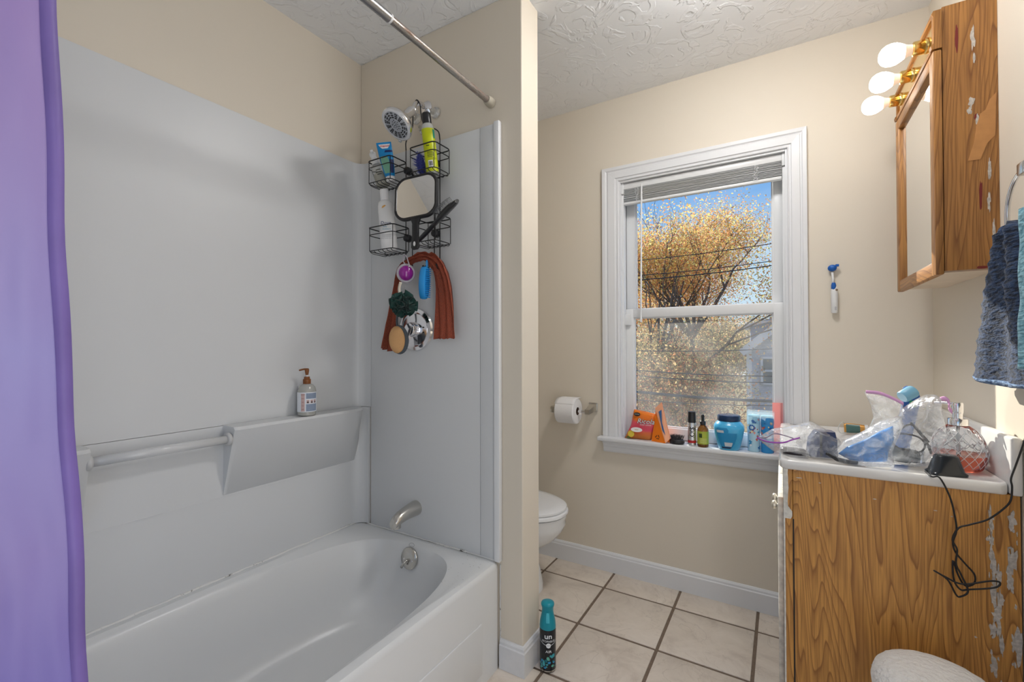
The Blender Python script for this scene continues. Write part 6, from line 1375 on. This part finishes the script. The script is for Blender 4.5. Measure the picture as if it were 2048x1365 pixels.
bm = newbm(); bm.faces.new([bm.verts.new((.016*math.cos(t), .009*math.sin(t), 0)) for t in [2*PI*i/24 for i in range(24)]]); xform(bm, sill_plane(1274, 829, 2.196)); obj('black_badge', bm, M_INK, cp0); decal('lettering', 'ORIGINAL', .0055, cp0, M_WI, sill_plane(1274, 829, 2.195))
bm = newbm(); bm.faces.new([bm.verts.new((.028*math.cos(t), .0115*math.sin(t), 0)) for t in [2*PI*i/24 for i in range(24)]]); xform(bm, sill_plane(1273, 860, 2.189)); obj('white_flash', bm, M_WI, cp0); decal('lettering', 'NEW', .008, cp0, mat('gold_print', lin(190, 140, 40), .5), sill_plane(1273, 860, 2.188))
bm = newbm(); bm.faces.new([bm.verts.new((.016*math.cos(t), .016*math.sin(t), 0)) for t in [2*PI*i/24 for i in range(24)]]); xform(bm, sill_plane(1262, 868, 2.191)); obj('lemon_print', bm, mat('lemon_print', lin(222, 196, 70), .4), cp0)
bm = newbm(); bm.faces.new([bm.verts.new((.009*math.cos(t), .006*math.sin(t), 0)) for t in [2*PI*i/20 for i in range(20)]]); xform(bm, sill_plane(1257, 875, 2.191)); obj('leaf_print', bm, mat('leaf_print', lin(92, 104, 48), .5), cp0)
# orange folded card pouch standing open
base = at(1322, 890, 'Y', 2.182); base.z = SZ
oc = thing('orange_sachet', 'orange stand-up sachet with blue print and recycling mark', 'sachet', base)
M_ORG = mat('orange_foil', lin(246, 128, 24), .4); M_PEACH = mat('peach_foil', lin(246, 176, 138), .4)
def wq(u, v, y): return at(u, v, 'Y', y)-base
def sheet(name, pts, m, t=.0008, off=Vector((0, 1, 0))):
    bm = newbm(); a = [bm.verts.new(p) for p in pts]; b_ = [bm.verts.new(p+off*t) for p in pts]; bm.faces.new(a[::-1]); bm.faces.new(b_)
    for i in range(len(a)): j = (i+1) % len(a); bm.faces.new((a[i], a[j], b_[j], b_[i]))
    return obj(name, bm, m, oc)
T0, T1, D_, E_, K_ = wq(1310, 817, 2.200), wq(1323, 805, 2.200), wq(1331, 893, 2.172), wq(1340, 878, 2.180), wq(1316, 838, 2.192)
Bp, Cc, Am = wq(1303, 885, 2.195), wq(1317, 836, 2.194), wq(1311, 828, 2.205)
for p in (Bp, D_, E_): p.z = max(p.z, .0005)
fr = sheet('printed_face', [D_, E_, T1, T0, K_], M_PEACH)
sheet('gusset_side', [Bp, D_+Vector((0, .001, 0)), Cc, Am], M_ORG)
sheet('back_face', [Bp+Vector((.002, .020, -Bp.z)), E_+Vector((0, .030, -E_.z)), T1+Vector((0, .006, -.002)), T0+Vector((.002, .008, -.002))], M_ORG)
bm = newbm(); bm.faces.new([bm.verts.new(wq(u, v, 2.200-(v-805)/88*.026-.0042)) for u, v in ((1317, 824), (1323, 820), (1324, 846), (1331, 872), (1325, 862), (1320, 838))]); obj('blue_flash', bm, mat('blue_print', lin(60, 100, 150), .5), fr, fix=False)
f1 = wq(1315, 875, 2.181); bm = newbm()
for k in range(3):
    a = k*2*PI/3+PI/2
    P0 = Vector((.0085*math.cos(a+.30), .0085*math.sin(a+.30), 0)); P1 = Vector((.0085*math.cos(a+1.50), .0085*math.sin(a+1.50), 0)); d = (P1-P0).normalized(); q = Vector((-d.y, d.x, 0))*.0014
    bm.faces.new([bm.verts.new(p) for p in (P0-q, P1-q, P1+q, P0+q)]); bm.faces.new([bm.verts.new(p) for p in (P1-q*2.2, P1+d*.0042, P1+q*2.2)])
xform(bm, basis(f1, (1, 0, 0), (0, .1, 1))); obj('recycling_mark', bm, M_INK, oc)
# small black round brush, bristles up
base = at(1354, 889, 'Y', 2.196); base.z = SZ
rb = thing('round_brush', 'small black palm brush lying bristles up on the sill', 'brush', base)
bm = newbm(); lathe(bm, [(.024, 0), (.032, .003), (.034, .010), (.033, .018), (.028, .022), (.02, .023)], 28, sx=1, sy=.72); obj('shell', bm, M_BLACKP, rb, smooth=50)
bm = newbm(); rr = random.Random(8)
for i in range(190):
    a = rr.uniform(0, 2*PI); q = math.sqrt(rr.random()); p = Vector((.027*q*math.cos(a), .019*q*math.sin(a), .021)); tube(bm, [p, p+Vector((p.x*.25+rr.uniform(-.003, .003), p.y*.25+rr.uniform(-.003, .003), .017+rr.uniform(0, .006)))], [.0006, .0004], 4)
obj('bristles', bm, mat('dark_grey_bristle', (.05, .05, .055), .5), rb)['kind'] = 'stuff'
# silver spray can with black cap
base = at(1384, 892, 'Y', 2.195); base.z = SZ
sc1, L0 = axis_thing('spray_can', 'slim silver spray can with a black cap and red band', 'can', base, base+Vector((0, 0, .158)))
bm = newbm(); lathe(bm, [(.0165, 0), (.0178, .002), (.0180, .006), (.0180, .104), (.0165, .109)], 28); obj('body', bm, mat('silver_can', (.62, .62, .63), .25, .85), sc1, smooth=40)
bm = newbm(); lathe(bm, [(.0176, .106), (.0178, .108), (.0172, .152), (.0160, .156), (.012, .157)], 28); obj('cap', bm, M_BLACKP, sc1, smooth=40)
bm = newbm(); patch_cyl(bm, .0182, -1.6, 1.6, .014, .026, 16); obj('red_band', bm, mat('red_print', lin(176, 36, 40), .4), sc1, smooth=True)
bm = text_bm('KMS', .026, bold=.0010); xform(bm, Matrix.Rotation(PI/2, 4, 'Z'))
for v in bm.verts: a = .10+v.co.x/.0184; zz = .062+v.co.y; v.co = (.0184*math.cos(a), .0184*math.sin(a), zz)
obj('lettering', bm, M_INK, sc1, fix=False)
bm = newbm()
for i in range(7): patch_cyl(bm, .0183, -1.0, -.45, .04+i*.008, .0415+i*.008, 5)
obj('fine_print', bm, mat('pinkish_print', lin(150, 100, 96), .5), sc1)
# amber dropper bottle
base = at(1406, 893, 'Y', 2.195); base.z = SZ
ab, L0 = axis_thing('dropper_bottle', 'amber glass dropper bottle with a yellow green label', 'bottle', base, base+Vector((0, 0, .145)))
bm = newbm(); lathe(bm, [(.021, 0), (.0235, .003), (.0240, .008), (.0240, .072), (.0225, .082), (.0165, .092), (.0115, .098), (.0105, .104)], 28); obj('glass', bm, mat('amber_glass', (.42, .17, .03), .06, trans=.75), ab, smooth=40)
bm = newbm(); lathe(bm, [(.019, .003), (.0222, .006), (.0222, .066)], 24); obj('oil', bm, mat('dark_oil', (.16, .06, .015), .2, trans=.2), ab, smooth=40)
bm = newbm(); patch_cyl(bm, .0243, -1.9, 1.9, .014, .072, 24); lbw = obj('label_wrap', bm, mat('lime_gold_label', lin(166, 176, 62), .4), ab, smooth=True)
bm = newbm(); patch_cyl(bm, .0245, -.75, -.15, .044, .062, 6); obj('leaf_emblem', bm, mat('dark_green_print', lin(52, 74, 36), .5), ab)
for i in range(5): bm = newbm(); patch_cyl(bm, .0245, -.6, .7, .020+i*.0045, .0215+i*.0045, 6); obj('print_line', bm, mat('pale_lime_print', lin(206, 210, 140), .5), ab)
bm = newbm(); lathe(bm, [(.0118, .100), (.0125, .102), (.0125, .114), (.0105, .116), (.0065, .117), (.0062, .132), (.0072, .138), (.0058, .144), (.002, .146)], 24); obj('dropper_cap', bm, M_BLACKP, ab, smooth=45)
# blue jar with navy lid
base = at(1458, 898, 'Y', 2.212); base.z = SZ
bj, L0 = axis_thing('cream_jar', 'big light blue jar with a navy screw lid', 'jar', base, base+Vector((0, 0, .156)))
JB = mat('sky_blue_jar', lin(72, 176, 226), .22, coat=.3)
def sqr(z, r, e=2.7, n=40): return [(r*math.copysign(abs(math.cos(t))**(2/e), math.cos(t)), r*math.copysign(abs(math.sin(t))**(2/e), math.sin(t)), z) for t in [2*PI*i/n for i in range(n)]]
JP = ((0, .042), (.003, .045), (.02, .050), (.06, .060), (.090, .0655), (.104, .0645), (.116, .056), (.124, .047), (.128, .044))
bm = newbm(); loft(bm, [sqr(z, r*.95, 2.9 if z < .11 else 2.2) for z, r in JP]); obj('body', bm, JB, bj, smooth=60)
bm = newbm(); lathe(bm, [(.043, .124), (.0465, .126), (.0470, .132), (.0470, .146), (.0445, .150), (.040, .151)], 40); obj('lid', bm, mat('navy_lid', lin(22, 48, 84), .25), bj, smooth=40)
def jr(z):
    for (za, ra), (zb, rb_) in zip(JP, JP[1:]):
        if za <= z <= zb: return .95*(ra+(rb_-ra)*(z-za)/(zb-za))
    return .05
def jar_patch(name, rows, m, off, n=10):
    bm = newbm(); R = []
    for z, a0, a1 in rows:
        r_ = []
        for i in range(n+1):
            a = a0+(a1-a0)*i/n; c, s = math.cos(a), math.sin(a); k = (abs(c)**2.9+abs(s)**2.9)**(-1/2.9); r_.append(bm.verts.new(((jr(z)*k+off)*c, (jr(z)*k+off)*s, z)))
        R.append(r_)
    for a, b_ in zip(R, R[1:]):
        for i in range(n): bm.faces.new((a[i], a[i+1], b_[i+1], b_[i]))
    return obj(name, bm, m, bj, smooth=True, fix=False)
JL = mat('mid_blue_label', lin(30, 140, 196), .3); JW = mat('white_sticker', lin(206, 212, 220), .5)
jar_patch('label', [(.010, -.55, .22), (.03, -.72, .42), (.06, -.80, .52), (.078, -.80, .50)], JL, .0006); jar_patch('label', [(.079, -.80, -.05), (.09, -.82, -.02), (.100, -.72, -.12)], JL, .0006)
jar_patch('navy_strip', [(.008, -.55, .10), (.014, -.60, .20), (.0145, -.60, .20)], mat('navy_print', lin(24, 44, 82), .4), .0010)
jar_patch('sticker', [(.018, -.32, .20), (.026, -.33, .25), (.036, -.34, .28)], JW, .0012); jar_patch('sticker', [(.078, -.76, -.32), (.084, -.77, -.32), (.089, -.77, -.34)], JW, .0012)
# two patterned canisters
def canister(nm, label, u, v, bc, cols, seed, xo=0):
    base = at(u, v, 'Y', 2.215); base.z = SZ
    r, L = axis_thing(nm, label, 'canister', base, base+Vector((0, 0, .16)), group=None)
    bm = newbm(); lathe(bm, [(.022, 0), (.0236, .002), (.0240, .006), (.0240, .148), (.0232, .152), (.0215, .154)], 32); obj('body', bm, bc, r, smooth=40)
    bm = newbm(); lathe(bm, [(.0232, .150), (.0238, .1515), (.0238, .156), (.0225, .158), (.02, .1585)], 32); obj('lid', bm, mat('pale_blue_lid', lin(160, 206, 226), .3), r, smooth=40)
    rr = random.Random(seed)
    for i in range(22):
        a, z = rr.uniform(-1.2, 1.2), rr.uniform(.012, .14); q = rr.uniform(.0025, .0065); bm = newbm()
        bm.faces.new([bm.verts.new(((.0242+.00001*i)*math.cos(a+q*(1+.35*math.sin(3*t))*math.cos(t)/.024), (.0242+.00001*i)*math.sin(a+q*(1+.35*math.sin(3*t))*math.cos(t)/.024), z+q*(1+.35*math.cos(2*t+i))*math.sin(t))) for t in [2*PI*k/16 for k in range(16)]])
        obj('flower_print', bm, rr.choice(cols), r, fix=False)
    return r
FC = [mat('fl_%d' % i, c, .5) for i, c in enumerate((lin(36, 92, 168), lin(226, 150, 140), lin(232, 214, 160), lin(60, 150, 200), lin(190, 90, 90), lin(240, 240, 240)))]
w1 = canister('floral_canister', 'pale floral patterned canister beside the blue jar', 1508, 903, mat('pale_blue_print', lin(176, 212, 230), .35), FC, 3)
for i in range(10):
    a = i*2*PI/10; bm = newbm(); zc, ac_ = .105, -.35
    bm.faces.new([bm.verts.new((.0246*math.cos(ac_+(.010*math.cos(a)+.0032*math.cos(t))/.024), .0246*math.sin(ac_+(.010*math.cos(a)+.0032*math.cos(t))/.024), zc+.010*math.sin(a)+.0032*math.sin(t))) for t in [2*PI*k/10 for k in range(10)]]); obj('big_petal', bm, FC[0], w1, fix=False)
w2 = canister('blue_canister', 'bright blue patterned canister at the sill end', 1535, 906, mat('bright_blue_print', lin(44, 140, 204), .35), FC[:3]+[FC[3], FC[4]], 9)
bm = newbm(); box(bm, -.052, .052, -.030, .030, .120, .178, .006)
for f_ in [f for f in bm.faces if f.normal.z > .9 or f.normal.z < -.9]: bm.faces.remove(f_)
M_SHR = bpy.data.materials.new('clear_shrink_band'); M_SHR.use_nodes = True; nt = M_SHR.node_tree; nt.nodes.clear()
oo = nt.nodes.new('ShaderNodeOutputMaterial'); t_ = nt.nodes.new('ShaderNodeBsdfTransparent'); d_ = nt.nodes.new('ShaderNodeBsdfTranslucent'); x_ = nt.nodes.new('ShaderNodeMixShader'); d_.inputs[0].default_value = (.75, .9, .95, 1); t_.inputs[0].default_value = (.9, .97, 1, 1); x_.inputs[0].default_value = .22
nt.links.new(t_.outputs[0], x_.inputs[1]); nt.links.new(d_.outputs[0], x_.inputs[2]); nt.links.new(x_.outputs[0], oo.inputs[0])
pb = (Vector(w1.location)+Vector(w2.location))/2; o = obj('shrink_band', bm, M_SHR); o.location = pb; o.rotation_euler = (0, 0, 0); tag(o, 'clear plastic band around the tops of both canisters', 'plastic band')
# red translucent sheet leaning in the corner of the sill
c0 = at(1565, 862, 'Y', 2.248); rs0 = thing('red_card', 'translucent red card leaning against the right window jamb', 'card', (min(c0.x-.018, -.003), 2.248, SZ), (0, 0, math.radians(5)))
bm = newbm(); box(bm, -.019, .019, -.0008, .0008, 0, .212); M_RC = bpy.data.materials.new('red_film'); M_RC.use_nodes = True; nt = M_RC.node_tree; nt.nodes.clear()
oo = nt.nodes.new('ShaderNodeOutputMaterial'); t_ = nt.nodes.new('ShaderNodeBsdfTransparent'); d_ = nt.nodes.new('ShaderNodeBsdfTranslucent'); g_2 = nt.nodes.new('ShaderNodeBsdfDiffuse'); x_ = nt.nodes.new('ShaderNodeMixShader'); x2 = nt.nodes.new('ShaderNodeMixShader')
d_.inputs[0].default_value = (.82, .42, .40, 1); g_2.inputs[0].default_value = (.80, .44, .42, 1); t_.inputs[0].default_value = (1, .72, .70, 1); x_.inputs[0].default_value = .6; x2.inputs[0].default_value = .55
nt.links.new(d_.outputs[0], x_.inputs[1]); nt.links.new(g_2.outputs[0], x_.inputs[2]); nt.links.new(t_.outputs[0], x2.inputs[1]); nt.links.new(x_.outputs[0], x2.inputs[2]); nt.links.new(x2.outputs[0], oo.inputs[0])
obj('sheet', bm, M_RC, rs0)
bm = newbm(); box(bm, .0185, .0205, -.001, .001, 0, .212); obj('folded_edge', bm, mat('pale_pink_edge', lin(226, 170, 170), .4), rs0)
# ---------------------------------------------------------------- electric toothbrush stuck to the wall
tbm = at(1669, 626, 'Y', YW-.016); tb_, L0 = axis_thing('toothbrush', 'white electric toothbrush with blue accents mounted on the wall', 'toothbrush', (tbm.x, YW-.016, 1.280), (tbm.x, YW-.016, 1.478), face=(0, -1, 0))
bm = newbm(); loft(bm, [[(d*math.cos(t), w*math.sin(t), z) for t in [2*PI*i/22 for i in range(22)]] for z, w, d in ((0, .0095, .0085), (.003, .0115, .0105), (.085, .0118, .0108), (.098, .0108, .0100), (.106, .008, .008))]); obj('handle', bm, M_WHITE, tb_, smooth=45)
bm = newbm(); loft(bm, [[(d*math.cos(t)+.0015, w*math.sin(t)-.002, z) for t in [2*PI*i/18 for i in range(18)]] for z, w, d in ((.094, .004, .0085), (.098, .0088, .0095), (.112, .0085, .0085), (.122, .006, .0065))]); obj('blue_grip', bm, mat('blue_rubber', lin(22, 92, 176), .4), tb_, smooth=45)
bm = newbm(); tube(bm, [(0, -.004, .112), (-.001, -.004, .14), (-.001, -.006, .165)], [.0055, .0042, .004], 10); obj('neck', bm, M_WHITE, tb_, smooth=True)
bm = newbm(); sphere(bm, (0, -.006, .182), 1, 18, 12, (.012, .0155, .0135)); cvh = obj('head_cover', bm, MATS['blue_rubber'], tb_, smooth=True)
bm = newbm(); box(bm, -.002, .006, .004, .016, .186, .196, .002); obj('cover_clip', bm, MATS['blue_rubber'], cvh, smooth=40)
bm = newbm(); lathe(bm, [(.0042, 0), (.0042, .0012)], 14, (.0093, .007, .092), 'X'); obj('power_button', bm, mat('bronze_button', lin(130, 110, 90), .3, .6), tb_, smooth=40)
decal('lettering', 'oio', .011, tb_, mat('grey_ink', (.3, .3, .34), .5), basis((.0112, .002, .018), (0, 0, 1), (0, -1, 0)))
bm = newbm(); box(bm, -.0155, -.009, -.010, .010, .03, .07, .002); obj('wall_clip', bm, M_WHITE, tb_, smooth=40)
# ---------------------------------------------------------------- ceiling lamp above the middle of the room
cl_ = thing('ceiling_lamp', 'frosted glass dome lamp on the ceiling', 'lamp', (-.12, 1.44, HC))
bm = newbm(); lathe(bm, [(.135, -.0005), (.140, -.014), (.128, -.020)], 32); obj('base', bm, M_NICKEL, cl_, smooth=40)
bm = newbm(); lathe(bm, [(.126, -.018), (.122, -.040), (.100, -.066), (.060, -.084), (.010, -.090)], 32); obj('dome', bm, mat('lit_frosted_dome', (.9, .9, .88), .4, emit=(1, .985, .965), estr=59), cl_, smooth=True)
